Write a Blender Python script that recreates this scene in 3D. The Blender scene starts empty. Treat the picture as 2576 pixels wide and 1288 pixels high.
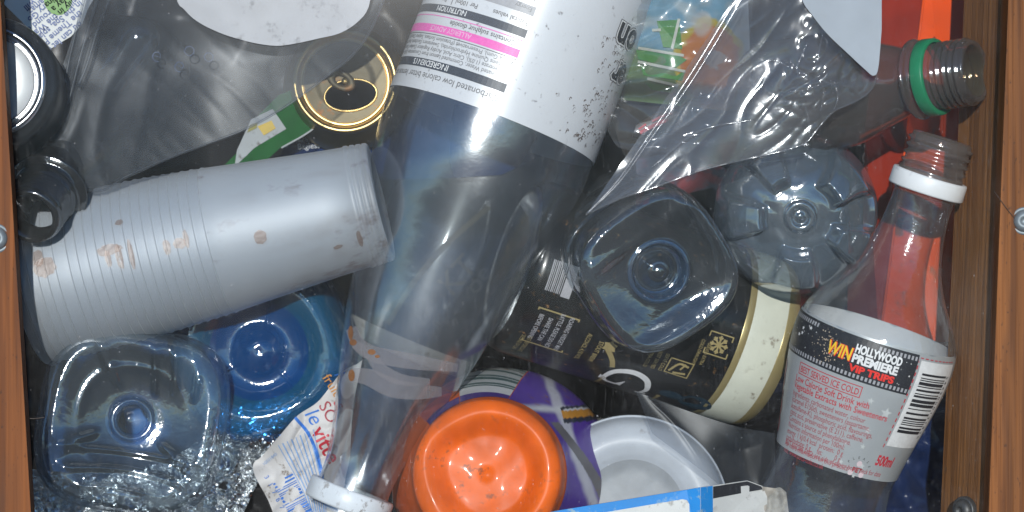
import bpy, math, random
from math import sin, cos, pi, radians, sqrt, atan2, exp
from mathutils import Vector, Matrix, noise
random.seed(7)
sc = bpy.context.scene
COL = sc.collection
# ------------------------------------------------------------------ camera, sky, sun
D = 1.0                      # camera distance to the window
FW = 0.42                    # width of the window area in view (m)
U = FW / 2576.0              # one drawing unit at the window
cam = bpy.data.objects.new('camera', bpy.data.cameras.new('camera'))
COL.objects.link(cam)
cam.location = (0, -D, 0); cam.rotation_euler = (radians(90), 0, 0)
cam.data.sensor_width = 36; cam.data.lens = 36 * D / FW
cam.data.clip_start = 0.05; cam.data.clip_end = 50
sc.camera = cam
cam.data.dof.use_dof = True; cam.data.dof.focus_distance = D + .022; cam.data.dof.aperture_fstop = 11
SUN_E, SUN_A = radians(11), radians(3)      # elevation, degrees to the left of the camera
w = bpy.data.worlds.new('World'); sc.world = w; w.use_nodes = True
nt = w.node_tree
sky = nt.nodes.new('ShaderNodeTexSky'); sky.sky_type = 'NISHITA'; sky.sun_disc = False
sky.sun_elevation = SUN_E; sky.sun_rotation = radians(180) + SUN_A
sky.dust_density = .0; sky.ozone_density = 3.0; sky.air_density = .6
bg = nt.nodes['Background']; bg.inputs['Strength'].default_value = 0.15
nt.links.new(sky.outputs[0], bg.inputs[0])
sun = bpy.data.objects.new('sun', bpy.data.lights.new('sun', 'SUN')); COL.objects.link(sun)
sun.data.energy = 4.6; sun.data.angle = radians(0.5); sun.data.color = (1.0, 0.975, 0.94)
ld = Vector((sin(SUN_A) * cos(SUN_E), cos(SUN_A) * cos(SUN_E), -sin(SUN_E)))
sun.rotation_euler = ld.to_track_quat('-Z', 'Y').to_euler(); sun.location = (0, -2, 1)
sc.view_settings.view_transform = 'Standard'; sc.view_settings.look = 'None'
sc.view_settings.exposure = -0.10; sc.view_settings.gamma = 1.0
sc.cycles.transparent_max_bounces = 96; sc.cycles.max_bounces = 10
sc.cycles.diffuse_bounces = 4; sc.cycles.glossy_bounces = 4; sc.cycles.transmission_bounces = 8
sc.cycles.caustics_reflective = False; sc.cycles.caustics_refractive = False
sc.cycles.use_denoising = True

# ------------------------------------------------------------------ helpers
def W(px, py, y=0.0):
    k = U * (1 + y / D)
    return Vector(((px - 1288) * k, y, -(py - 644) * k))
def project(p):
    k = U * (1 + p.y / D)
    return (p.x / k + 1288, 644 - p.z / k)
def lerp(a, b, t): return a + (b - a) * t
def sstep(a, b, x):
    t = max(0.0, min(1.0, (x - a) / (b - a))); return t * t * (3 - 2 * t)
def interp(tab, x):
    if x <= tab[0][0]: return tab[0][1]
    for (x0, y0), (x1, y1) in zip(tab, tab[1:]):
        if x <= x1: return lerp(y0, y1, (x - x0) / (x1 - x0))
    return tab[-1][1]
def smooth_tab(tab, x):                       # Catmull-Rom through (x, y)
    n = len(tab)
    if x <= tab[0][0]: return tab[0][1]
    if x >= tab[-1][0]: return tab[-1][1]
    for i in range(n - 1):
        if x <= tab[i + 1][0]: break
    x0, y0 = tab[i]; x1, y1 = tab[i + 1]
    xm, ym = tab[max(i - 1, 0)]; xp, yp = tab[min(i + 2, n - 1)]
    h = x1 - x0; t = (x - x0) / h
    m0 = (y1 - ym) / (x1 - xm) * h; m1 = (yp - y0) / (xp - x0) * h
    return (2*t**3-3*t*t+1)*y0 + (t**3-2*t*t+t)*m0 + (-2*t**3+3*t*t)*y1 + (t**3-t*t)*m1
def pline(pts, t):                            # point on a polyline, t 0..1 by length
    L = [0]
    for a, b in zip(pts, pts[1:]): L.append(L[-1] + math.dist(a, b))
    tabs = [[(l, p[k]) for l, p in zip(L, pts)] for k in range(len(pts[0]))]
    return tuple(smooth_tab(tb, t * L[-1]) for tb in tabs)
def N3(x, y, z): return noise.noise(Vector((x, y, z)))

def mesh_obj(name, verts, faces, mat, parent=None, smooth=True, cols=None, mats=None, fm=None):
    me = bpy.data.meshes.new(name)
    if parent is None:
        c = Vector((0, 0, 0))
        for v in verts: c += Vector(v)
        c /= max(1, len(verts)); verts = [Vector(v) - c for v in verts]
    me.from_pydata([tuple(v) for v in verts], [], faces)
    if smooth: me.polygons.foreach_set('use_smooth', [True] * len(me.polygons))
    if cols is not None:
        at = me.color_attributes.new('Col', 'FLOAT_COLOR', 'POINT')
        at.data.foreach_set('color', [x for c4 in cols for x in (c4[0], c4[1], c4[2], 1.0)])
    me.materials.append(mat)
    if mats:
        for m in mats: me.materials.append(m)
        me.polygons.foreach_set('material_index', fm)
    me.update()
    o = bpy.data.objects.new(name, me); COL.objects.link(o)
    if parent is not None: o.parent = parent
    else: o.location = c
    return o
def tag(o, label=None, cat=None, group=None, kind=None):
    if label: o['label'] = label
    if cat: o['category'] = cat
    if group: o['group'] = group
    if kind: o['kind'] = kind
    return o
def empty(name, M, label, cat, group=None):
    o = bpy.data.objects.new(name, None); COL.objects.link(o)
    o.matrix_world = M; o.empty_display_size = 0.01
    return tag(o, label, cat, group)

class Frame:
    """A thing's own axes. Z runs along the thing; the front (towards the window) is -Y."""
    def __init__(s, O, Q, face=False):
        o, q = W(*O), W(*Q); s.o = o
        if not face:
            z = (q - o).normalized(); y = Vector((0, 1, 0)); y = (y - z * y.dot(z)).normalized(); x = y.cross(z)
        else:                                  # Z points at the viewer, Y up
            z = (o - q).normalized(); x = Vector((1, 0, 0)); x = (x - z * x.dot(z)).normalized(); y = z.cross(x)
        s.M = Matrix((x, y, z)).transposed().to_4x4(); s.M.translation = o
        s.Mi = s.M.inverted(); s.s = U * (1 + O[2] / D); s.len = (q - o).length / s.s
    def hit(s, px, py, prof):
        """where the line of sight through (px,py) first meets the surface of revolution r(z): (angle, z)"""
        c = s.Mi @ Vector((0, -D, 0)); p1 = s.Mi @ W(px, py, 0.3); d = (p1 - c)
        prev = None
        def f(t):
            p = c + d * t; return sqrt(p.x**2 + p.y**2) / s.s - prof(p.z / s.s)
        t0 = 0.72; n = 300; ta = t0; fa = f(ta)
        best = (abs(fa), ta)
        for i in range(1, n + 1):
            tb = t0 + (1.0 - t0) * i / n; fb = f(tb)
            if fb < best[0]: best = (fb, tb)
            if fa > 0 >= fb:
                for _ in range(20):
                    tm = (ta + tb) / 2
                    if f(tm) > 0: ta = tm
                    else: tb = tm
                best = (0, tb); break
            ta, fa = tb, fb
        p = c + d * best[1]
        return atan2(p.x, -p.y), p.z / s.s

def lathe(fr, prof, seg=96, a0=-pi, a1=pi, rfun=None):
    """prof: list of (r, z). returns verts, faces (open strip closed round when full)"""
    V, F = [], []; full = abs(a1 - a0 - 2 * pi) < 1e-6
    nc = seg if full else seg + 1
    for i, (r, z) in enumerate(prof):
        for j in range(nc):
            a = a0 + (a1 - a0) * j / seg
            rr, zz = (r, z) if rfun is None else rfun(r, z, a)
            V.append((rr * sin(a) * fr.s, -rr * cos(a) * fr.s, zz * fr.s))
    for i in range(len(prof) - 1):
        for j in range(seg):
            k = (j + 1) % nc
            F.append((i * nc + j, i * nc + k, (i + 1) * nc + k, (i + 1) * nc + j))
    return V, F
def dense(tab, n):
    x0, x1 = tab[0][0], tab[-1][0]
    return [(smooth_tab(tab, lerp(x0, x1, i / n)), lerp(x0, x1, i / n)) for i in range(n + 1)]   # (r, z)
def grid(f, nu, nv, colf=None):
    V = [f(i / nu, j / nv) for j in range(nv + 1) for i in range(nu + 1)]
    F = [(j*(nu+1)+i, j*(nu+1)+i+1, (j+1)*(nu+1)+i+1, (j+1)*(nu+1)+i) for j in range(nv) for i in range(nu)]
    C = [colf(i / nu, j / nv) for j in range(nv + 1) for i in range(nu + 1)] if colf else None
    return V, F, C
def tube(pts, r, seg=8, closed=False, cap=True):
    V, F = [], []; n = len(pts)
    for i, p in enumerate(pts):
        p = Vector(p)
        a = Vector(pts[(i - 1) % n] if (closed or i > 0) else pts[0]); b = Vector(pts[(i + 1) % n] if (closed or i < n - 1) else pts[-1])
        t = (b - a).normalized(); u = t.orthogonal().normalized() if i == 0 else (u - t * u.dot(t)).normalized()
        v = t.cross(u)
        rr = r(i / max(1, n - 1)) if callable(r) else r
        for j in range(seg):
            an = 2 * pi * j / seg; V.append(p + (u * cos(an) + v * sin(an)) * rr)
    m = n if closed else n - 1
    for i in range(m):
        for j in range(seg):
            k = (j + 1) % seg; i2 = (i + 1) % n
            F.append((i*seg+j, i*seg+k, i2*seg+k, i2*seg+j))
    if cap and not closed:
        F.append(tuple(range(seg))[::-1]); F.append(tuple((n-1)*seg + j for j in range(seg)))
    return V, F
def join(*vf):
    V, F = [], []
    for v, f in vf:
        o = len(V); V += list(v); F += [tuple(i + o for i in q) for q in f]
    return V, F
def extrude_poly(pts3, off, bevel=0):
    n = len(pts3); V = [Vector(p) for p in pts3] + [Vector(p) + off for p in pts3]
    F = [tuple(range(n)), tuple(range(2*n-1, n-1, -1))] + [(i, i + n, (i+1) % n + n, (i+1) % n) for i in range(n)]
    return V, F

# lettering --------------------------------------------------------------
_tc = {}
def glyphs(s, bold=0.0, res=3):
    k = (s, bold, res)
    if k not in _tc:
        cu = bpy.data.curves.new('t', 'FONT'); cu.body = s; cu.size = 1; cu.offset = bold; cu.resolution_u = res
        ob = bpy.data.objects.new('t', cu)
        me = bpy.data.meshes.new_from_object(ob)
        V = [(v.co.x, v.co.y) for v in me.vertices]; F = [tuple(p.vertices) for p in me.polygons]
        bpy.data.objects.remove(ob); bpy.data.curves.remove(cu); bpy.data.meshes.remove(me)
        _tc[k] = (V, F, max([v[0] for v in V] or [0]))
    return _tc[k]
class Print:
    """flat print on a surface: fmap(u, v) gives the point on the surface"""
    def __init__(s, fmap): s.f = fmap; s.d = {}
    solo = False; cnt = 0
    def _add(s, mat, V, F):
        Print.cnt += 1
        v0, f0 = s.d.setdefault((mat.name, Print.cnt if s.solo else 0), ([], []))
        o = len(v0); v0 += [s.f(*p) for p in V]; f0 += [tuple(i + o for i in q) for q in F]
    def text(s, t, u, v, size, mat, rot=0, sx=1.0, bold=0.0, align='l', shear=0, width=None, res=3):
        V, F, wd = glyphs(t, bold, res)
        if width: sx = width / (wd * size)
        ox = 0 if align == 'l' else (-wd / 2 if align == 'c' else -wd)
        c, n = cos(rot), sin(rot); out = []
        for x, y in V:
            x = (x + ox + shear * y) * size * sx; y = y * size
            out.append((u + x * c - y * n, v + x * n + y * c))
        s._add(mat, out, F)
    def rect(s, u0, v0, u1, v1, mat, nu=None, nv=1, rot=0, piv=None):
        nu = nu or max(1, int(abs(u1 - u0) / 12)); V = []
        c, n = cos(rot), sin(rot); piv = piv or (u0, v0)
        for j in range(nv + 1):
            for i in range(nu + 1):
                x, y = lerp(u0, u1, i / nu) - piv[0], lerp(v0, v1, j / nv) - piv[1]
                V.append((piv[0] + x * c - y * n, piv[1] + x * n + y * c))
        F = [(j*(nu+1)+i, j*(nu+1)+i+1, (j+1)*(nu+1)+i+1, (j+1)*(nu+1)+i) for j in range(nv) for i in range(nu)]
        s._add(mat, V, F)
    def frame(s, u0, v0, u1, v1, t, mat):
        s.rect(u0, v0, u1, v0 + t, mat); s.rect(u0, v1 - t, u1, v1, mat)
        s.rect(u0, v0 + t, u0 + t, v1 - t, mat); s.rect(u1 - t, v0 + t, u1, v1 - t, mat)
    def poly(s, pts, mat): s._add(mat, pts, [tuple(range(len(pts)))])
    def stroke(s, pts, wdt, mat, n=20):
        V, F = [], []
        P = [pline(pts, i / n) for i in range(n + 1)]
        for i, p in enumerate(P):
            a, b = P[max(0, i - 1)], P[min(n, i + 1)]; dx, dy = b[0] - a[0], b[1] - a[1]; L = math.hypot(dx, dy) or 1
            ww = wdt(i / n) if callable(wdt) else wdt
            V += [(p[0] - dy / L * ww / 2, p[1] + dx / L * ww / 2), (p[0] + dy / L * ww / 2, p[1] - dx / L * ww / 2)]
        F = [(2*i, 2*i+1, 2*i+3, 2*i+2) for i in range(n)]
        s._add(mat, V, F)
    def star(s, u, v, r, mat, n=5, inner=.42, rot=0):
        P = [(u + (r if k % 2 == 0 else r * inner) * sin(rot + pi * k / n), v + (r if k % 2 == 0 else r * inner) * cos(rot + pi * k / n)) for k in range(2 * n)]
        V = [(u, v)] + P; s._add(mat, V, [(0, 1 + k, 1 + (k + 1) % (2*n)) for k in range(2*n)])
    def disc(s, u, v, r, mat, n=14, ry=None):
        s.poly([(u + r * cos(2*pi*k/n), v + (ry or r) * sin(2*pi*k/n)) for k in range(n)], mat)
    def barcode(s, u0, v0, u1, v1, mat, along='u', seed=3, gap=.5):
        rnd = random.Random(seed); L = (u1 - u0) if along == 'u' else (v1 - v0); x = 0
        sg = 1 if L > 0 else -1; L = abs(L); un = L / 62.0
        while x < L:
            wd = un * rnd.choice((1, 1, 1, 2, 2, 3)); g = un * rnd.choice((1, 1, 1, 2, 2, 3))
            if x + wd > L: break
            if along == 'u': s.rect(u0 + sg * x, v0, u0 + sg * (x + wd), v1, mat, nu=1, nv=8)
            else: s.rect(u0, v0 + sg * x, u1, v0 + sg * (x + wd), mat, nu=10)
            x += wd + g
    def build(s, parent, name='lettering'):
        out = []
        for (mn, _), (V, F) in s.d.items():
            out.append(mesh_obj(name, V, F, bpy.data.materials[mn], parent, smooth=False))
        s.d = {}
        return out

# ------------------------------------------------------------------ materials
class NB:
    def __init__(s, name):
        s.m = bpy.data.materials.new(name); s.m.use_nodes = True; s.t = s.m.node_tree; s.t.nodes.clear()
        s.out = s.n('ShaderNodeOutputMaterial')
    def n(s, typ, **kw):
        nd = s.t.nodes.new(typ)
        for k, v in kw.items(): setattr(nd, k, v)
        return nd
    def l(s, a, b): s.t.links.new(a, b)
    def math(s, op, a, b=None, clamp=False):
        nd = s.n('ShaderNodeMath', operation=op); nd.use_clamp = clamp
        for i, x in enumerate((a, b)):
            if x is None: continue
            if isinstance(x, (int, float)): nd.inputs[i].default_value = x
            else: s.l(x, nd.inputs[i])
        return nd.outputs[0]
    def coords(s, scale=(1, 1, 1), rot=(0, 0, 0)):
        tc = s.n('ShaderNodeTexCoord'); mp = s.n('ShaderNodeMapping')
        mp.inputs['Scale'].default_value = scale; mp.inputs['Rotation'].default_value = rot
        s.l(tc.outputs['Object'], mp.inputs[0]); return mp.outputs[0]
    def noise(s, co, scale, detail=3, rough=.55, dist=0):
        nd = s.n('ShaderNodeTexNoise'); nd.inputs['Scale'].default_value = scale; nd.inputs['Detail'].default_value = detail
        nd.inputs['Roughness'].default_value = rough; nd.inputs['Distortion'].default_value = dist
        s.l(co, nd.inputs['Vector']); return nd.outputs['Fac']
    def ramp(s, fac, a, b, c0=(0, 0, 0), c1=(1, 1, 1)):
        nd = s.n('ShaderNodeValToRGB'); e = nd.color_ramp.elements
        e[0].position = a; e[1].position = b; e[0].color = (*c0, 1); e[1].color = (*c1, 1)
        s.l(fac, nd.inputs[0]); return nd.outputs[0]
    def mixc(s, fac, a, b, mode='MIX'):
        nd = s.n('ShaderNodeMix', data_type='RGBA', blend_type=mode)
        for x, i in ((fac, 0), (a, 6), (b, 7)):
            if isinstance(x, (int, float)): nd.inputs[i].default_value = x
            elif isinstance(x, tuple): nd.inputs[i].default_value = (*x, 1)
            else: s.l(x, nd.inputs[i])
        return nd.outputs[2]
    def mixs(s, fac, a, b):
        nd = s.n('ShaderNodeMixShader')
        if isinstance(fac, (int, float)): nd.inputs[0].default_value = fac
        else: s.l(fac, nd.inputs[0])
        s.l(a, nd.inputs[1]); s.l(b, nd.inputs[2]); return nd.outputs[0]
    def bump(s, h, strength=.3, dist=.001):
        nd = s.n('ShaderNodeBump'); nd.inputs['Strength'].default_value = strength; nd.inputs['Distance'].default_value = dist
        s.l(h, nd.inputs['Height']); return nd.outputs[0]
    def done(s, sh): s.l(sh, s.out.inputs[0]); return s.m

def m_solid(name, col, rough=.45, metal=0, spec=.3, var=.12, vscale=60, bump=.0, bscale=300, dirt=0, dirtcol=(.12, .08, .05), dscale=220, coat=0, vcol=False, sss=0):
    b = NB(name); p = b.n('ShaderNodeBsdfPrincipled'); co = b.coords()
    if vcol:
        at = b.n('ShaderNodeAttribute'); at.attribute_name = 'Col'; base = at.outputs['Color']
    else: base = col
    c = base
    if var:
        nf = b.noise(co, vscale, 4); f = b.ramp(nf, .3, .7, (1 - var,) * 3, (1, 1, 1))
        c = b.mixc(1.0, base, f, 'MULTIPLY')
    if dirt:
        nd = b.noise(co, dscale, 5, .65); mk = b.ramp(nd, .62 - dirt * .12, .70 - dirt * .1)
        n2 = b.noise(co, dscale / 6, 2); m2 = b.ramp(n2, .45, .6)
        c = b.mixc(b.math('MULTIPLY', b.math('MULTIPLY', mk, m2), .8), c, dirtcol)
    if isinstance(c, tuple): p.inputs['Base Color'].default_value = (*c, 1)
    else: b.l(c, p.inputs['Base Color'])
    p.inputs['Roughness'].default_value = rough; p.inputs['Metallic'].default_value = metal
    p.inputs['Specular IOR Level'].default_value = spec; p.inputs['Coat Weight'].default_value = coat; p.inputs['Coat Roughness'].default_value = .08
    if bump:
        b.l(b.bump(b.noise(co, bscale, 3), bump, .0006), p.inputs['Normal'])
    return b.done(p.outputs[0])

def m_clear(name, tint=(.93, .95, .96), edge=(.45, .5, .54), milk=.05, milkcol=(.75, .8, .85), rough=.06, bump=.25, bscale=120, bdist=.0015,
            refl=.07, reflmax=.75, grime=.0, refr=0.0, stain=0, lump=0):
    """thin clear plastic film or bottle wall: passes light straight on, mirrors at grazing angles, a little milky"""
    b = NB(name); co = b.coords()
    h = b.noise(co, bscale, 4, .6, .4)
    if lump: h = b.math('ADD', h, b.math('MULTIPLY', b.noise(co, bscale * .2, 2), lump))
    nrm = b.bump(h, bump, bdist)
    lw = b.n('ShaderNodeLayerWeight'); lw.inputs['Blend'].default_value = .5; b.l(nrm, lw.inputs['Normal'])
    fac = lw.outputs['Facing']
    tcol = b.mixc(b.math('POWER', fac, 3.0), tint, edge)
    tr = b.n('ShaderNodeBsdfTransparent'); b.l(tcol, tr.inputs[0]); base = tr.outputs[0]
    if refr:
        rf = b.n('ShaderNodeBsdfRefraction'); b.l(tcol, rf.inputs[0]); rf.inputs['IOR'].default_value = 1.12; rf.inputs['Roughness'].default_value = .02
        b.l(nrm, rf.inputs['Normal']); base = b.mixs(refr, base, rf.outputs[0])
    df = b.n('ShaderNodeBsdfDiffuse'); tl = b.n('ShaderNodeBsdfTranslucent')
    mc = milkcol
    if stain:
        mk = b.ramp(b.noise(b.coords((1, 1, .5)), 48, 5, .7), .56, .68)
        mc = b.mixc(b.math('MULTIPLY', mk, stain), milkcol, (.22, .09, .06))
    for s_ in (df, tl):
        if isinstance(mc, tuple): s_.inputs[0].default_value = (*mc, 1)
        else: b.l(mc, s_.inputs[0])
    ms = b.mixs(.45, df.outputs[0], tl.outputs[0])
    mf = b.math('ADD', milk, b.math('MULTIPLY', b.math('POWER', fac, 2.0), milk * 1.5))
    if grime:
        g = b.ramp(b.noise(co, 90, 6, .7), .5, .75); mf = b.math('ADD', mf, b.math('MULTIPLY', g, grime), True)
    body = b.mixs(mf, base, ms)
    gl = b.n('ShaderNodeBsdfGlossy'); gl.inputs['Roughness'].default_value = rough; gl.inputs[0].default_value = (.95, .97, 1, 1)
    b.l(nrm, gl.inputs['Normal'])
    rfac = b.math('ADD', refl, b.math('MULTIPLY', b.math('POWER', fac, 4.0), reflmax), True)
    return b.done(b.mixs(rfac, body, gl.outputs[0]))

def m_wood(name, c0, c1, sc_=1.0, seed=0.0, con=1.0):
    b = NB(name); p = b.n('ShaderNodeBsdfPrincipled')
    tc = b.n('ShaderNodeTexCoord'); mp = b.n('ShaderNodeMapping'); mp.inputs['Scale'].default_value = (1, 1, .022); mp.inputs['Location'].default_value = (seed, seed, seed)
    b.l(tc.outputs['Object'], mp.inputs[0]); co = mp.outputs[0]
    wv = b.noise(co, 420 * sc_, 2, .5, .5); wv2 = b.noise(co, 170 * sc_, 2, .5, .3); fine = b.noise(co, 2200, 2, .6); big = b.noise(co, 34, 3)
    rings = b.ramp(wv, .42, .58); r2 = b.ramp(wv2, .4, .6)
    f2 = b.math('ADD', b.math('ADD', b.math('MULTIPLY', rings, .5 * con), b.math('MULTIPLY', r2, .3)), b.math('MULTIPLY', fine, .3), True)
    c = b.mixc(f2, c0, c1)
    c = b.mixc(1.0, c, b.ramp(big, .35, .7, (.55,) * 3, (1.0,) * 3), 'MULTIPLY')
    co2 = b.coords((1, 1, .35)); sp = b.ramp(b.noise(co2, 800, 2), .66, .72)
    c = b.mixc(b.math('MULTIPLY', sp, .6), c, (.03, .015, .01))
    st = b.ramp(b.noise(b.coords((1, 1, .25)), 34, 4, .6), .52, .75); c = b.mixc(b.math('MULTIPLY', st, .5), c, (.05, .03, .02))
    b.l(c, p.inputs['Base Color']); p.inputs['Roughness'].default_value = .65; p.inputs['Specular IOR Level'].default_value = .25
    b.l(b.bump(f2, .4, .0008), p.inputs['Normal'])
    return b.done(p.outputs[0])

def m_panel(name):
    """scratched, dusty clear window sheet"""
    b = NB(name); tr = b.n('ShaderNodeBsdfTransparent'); tr.inputs[0].default_value = (.96, .97, .97, 1)
    df = b.n('ShaderNodeBsdfDiffuse'); df.inputs[0].default_value = (.8, .8, .82, 1)
    def scratch(scale, rot, th):
        co = b.coords(scale, (0, rot, 0)); return b.ramp(b.noise(co, 1.0, 2, .5), th, th + .035)
    s1 = scratch((2200, 1, 110), .12, .63); s2 = scratch((2000, 1, 90), -.25, .64); s3 = scratch((150, 1, 1800), .5, .67)
    region = b.ramp(b.noise(b.coords(), 14, 3), .4, .66)
    sc1 = b.math('MULTIPLY', b.math('ADD', b.math('ADD', s1, s2), s3, True), b.math('ADD', .15, b.math('MULTIPLY', region, .6)))
    dust = b.math('MULTIPLY', b.ramp(b.noise(b.coords((1, 1, .6)), 26, 6, .65), .45, .85), .016)
    spk = b.math('MULTIPLY', b.ramp(b.noise(b.coords(), 900, 2), .74, .78), .25)
    f = b.math('ADD', b.math('ADD', b.math('MULTIPLY', sc1, .03), dust), b.math('ADD', spk, .001), True)
    body = b.mixs(f, tr.outputs[0], df.outputs[0])
    gl = b.n('ShaderNodeBsdfGlossy'); gl.inputs['Roughness'].default_value = .12
    return b.done(b.mixs(.006, body, gl.outputs[0]))

INK = {}
def ink(name, col, rough=.4):
    if name not in INK: INK[name] = m_solid('ink_' + name, col, rough, var=.15, vscale=400)
    return INK[name]
K = ink('black', (.022, .024, .03)); WH = ink('white', (.72, .72, .72)); NAVY = ink('slate', (.035, .045, .065)); PINK = ink('pink', (.78, .12, .45))
GREYT = ink('grey', (.12, .12, .13)); LGREY = ink('light_grey', (.34, .34, .36)); RED = ink('red', (.5, .03, .05)); BLUE = ink('blue', (.04, .17, .55))
YEL = ink('yellow', (.8, .52, .03)); GOLD = ink('gold', (.30, .24, .11), .35); CREAM = ink('cream', (.55, .54, .45)); BRED = ink('bright_red', (.75, .04, .03))
DRED = ink('brown_red', (.35, .05, .07)); ORG = ink('ochre', (.6, .26, .05)); PALEB = ink('pale_blue', (.2, .34, .6)); NEWSB = ink('news_blue', (.05, .09, .25))

# ------------------------------------------------------------------ the bin
wood_a = m_wood('pine', (.30, .098, .022), (.11, .033, .008), .8, 0, .8)
wood_b = m_wood('pine_outer', (.38, .14, .034), (.14, .046, .011), .9, 3.3)
wood_c = m_wood('pine_inner', (.42, .18, .055), (.20, .075, .02), 1.0, 7.1, .7)
dark_wall = m_solid('dark_board', (.03, .028, .028), .7, var=.3, vscale=30)
def prism(name, A, B, mat, parent=None):       # A, B: matching outlines -> solid
    n = len(A); V = list(A) + list(B)
    F = [tuple(range(n))[::-1], tuple(range(n, 2*n))] + [(i, (i+1) % n, (i+1) % n + n, i + n) for i in range(n)]
    return mesh_obj(name, V, F, mat, parent, smooth=False)
def box(name, c, d, mat, parent=None):
    x, y, z = c; a, b_, e = d[0]/2, d[1]/2, d[2]/2
    return prism(name, [(x-a, y-b_, z-e), (x+a, y-b_, z-e), (x+a, y+b_, z-e), (x-a, y+b_, z-e)], [(x-a, y-b_, z+e), (x+a, y-b_, z+e), (x+a, y+b_, z+e), (x-a, y+b_, z+e)], mat, parent)
gv = m_solid('pavement', (.20, .19, .18), .85, var=.3, vscale=3)
tag(mesh_obj('ground', [(-30, -30, -.9), (30, -30, -.9), (30, 30, -.9), (-30, 30, -.9)], [(0, 1, 2, 3)], gv), kind='structure')  # unseen ground, added to bounce light up from below
tag(box('bin_wall_back', (0, .345, 0), (.70, .018, .40), dark_wall), kind='structure')
tag(box('bin_wall_left', (-.345, .18, 0), (.018, .31, .40), dark_wall), kind='structure')
tag(box('bin_wall_top', (0, .18, .20), (.67, .31, .012), dark_wall), kind='structure')
tag(box('bin_wall_floor', (0, .18, -.20), (.67, .31, .012), dark_wall), kind='structure')
# left plank (front board)
def slab(name, top, bot, y0, y1, mat, y1px=None):
    (xa, xb), (xc, xd) = top, bot; t, bt = -140, 1430
    A = [W(xa, t, y0), W(xb, t, y0), W(xd, bt, y0), W(xc, bt, y0)]
    B = [Vector((p.x, y1, p.z)) for p in A]
    return prism(name, A, B, mat)
po = slab('wooden_post', (-330, -8), (-330, 86), -.0127, -.0047, wood_a)
tag(po, 'orange brown wooden board edging the window on the left, bolt at mid height', 'wooden board')
# right: inner cheek that runs back into the bin, and the outer board in front of it
f_top, f_bot, bk_top, bk_bot = 2543, 2483, 2432, 2360
A = [W(f_top, -140, 0), W(2900, -140, 0), W(2760, -140, .07), W(bk_top, -140, .044)]
B = [W(f_bot, 1430, 0), W(2900, 1430, 0), W(2760, 1430, .07), W(bk_bot, 1430, .044)]
ck = prism('inner_board', A, B, wood_c)
tag(ck, 'brown wooden board behind the window on the right, running back into the bin', 'wooden board')
ob = slab('outer_board', (f_top - 1, 2900), (f_bot - 1, 2900), -.014, -.0005, wood_b)
tag(ob, 'bright striped pine board at the far right edge, in front of the window edge', 'wooden board')
pn_m = m_panel('scratched_acrylic')
pan = slab('window_panel', (-150, f_top - 4), (-150, f_bot - 4), -.0045, -.0015, pn_m)
tag(pan, 'scratched dusty clear acrylic sheet covering the whole bin opening', 'window')
zinc = m_solid('zinc', (.24, .28, .30), .55, .5, var=.3, vscale=300); zinc_d = m_solid('dull_zinc', (.10, .10, .10), .5, .7, var=.3, vscale=300)
def screw(name, px, py, y, r, label, mat, nrm=None):
    fr = Frame((px, py, y), (px, py, y + .05), True)
    M = fr.M
    if nrm is not None:
        z = Vector(nrm).normalized(); x = Vector((0, 0, 1)).cross(z).normalized(); yv = z.cross(x)
        M = Matrix((x, yv, z)).transposed().to_4x4(); M.translation = fr.o
    e = empty(name, M, label, 'bolt', 'bolts holding the window')
    V, F = lathe(fr, [(0.1, .42*r), (.35*r, .40*r), (.62*r, .32*r), (.78*r, .16*r), (.84*r, .10*r), (r, .06*r), (r, 0), (.95*r, -.02*r), (.95*r, -.4*r)], 32)
    mesh_obj('washer', *lathe(fr, [(.80*r, .10*r), (.86*r, .15*r), (1.0*r, .12*r), (1.04*r, .05*r), (1.04*r, -.3*r)], 40), zinc if mat is zinc else mat, e)
    V, F = lathe(fr, [(.02, .30*r), (.25*r, .29*r), (.28*r, .5*r), (.5*r, .46*r), (.7*r, .34*r), (.8*r, .14*r), (.8*r, -.2*r)], 32)
    mesh_obj('bolt_head', V, F, mat, e)
    return e
screw('bolt', -10, 600, -.0127, 36, 'grey bolt in the left wooden board at mid height', zinc)
screw('bolt', 2577, 556, -.014, 34, 'grey bolt in the outer board at the far right edge', zinc)
screw('bolt', 2424, 1284, .015, 34, 'dark bolt low on the inner wooden board, bottom right', zinc_d, (-.8, -.6, 0))
hair_m = m_solid('hair', (.05, .04, .035), .5, var=0)
def hair(pts, y, label, r=.00016):
    P = [W(*pline(pts, i / 30), y) for i in range(31)]
    o = mesh_obj('hair', *tube(P, r, 6), hair_m); return tag(o, label, 'hair')
hair([(-5, 1038), (40, 1036), (62, 1050), (85, 1053), (112, 1050)], -.0052, 'fine dark hair stuck across the left edge of the window', .00022)
hair([(2500, 480), (2545, 540), (2570, 565), (2590, 590)], -.0147, 'faint fine hair lying across the outer right board', .00012)

# ------------------------------------------------------------------ plastics
clear_a = m_clear('clear_bottle', milk=.035, milkcol=(.62, .68, .76), refl=.24, rough=.18, bump=.08, bscale=110, grime=.04)
clear_lab = m_clear('clear_neck_bottle', milk=.035, refl=.10, rough=.09, bump=.3, bscale=110, grime=.04)
clear_sq = m_clear('clear_square_bottle', tint=(.86, .92, .95), edge=(.35, .42, .46), milk=.11, milkcol=(.40, .50, .58), refl=.11, rough=.08, bump=.22, bscale=90, lump=1.0, refr=.08)
clear_sq2 = m_clear('clear_round_square_bottle', tint=(.90, .94, .96), edge=(.30, .36, .40), milk=.055, milkcol=(.45, .52, .58), refl=.15, rough=.07, bump=.3, bscale=80, lump=1.2, refr=.06)
clear_pet = m_clear('clear_petal_bottle', tint=(.82, .89, .94), edge=(.10, .15, .22), milk=.20, milkcol=(.46, .58, .70), refl=.16, rough=.08, bump=.12, bscale=90, refr=.06)
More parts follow.
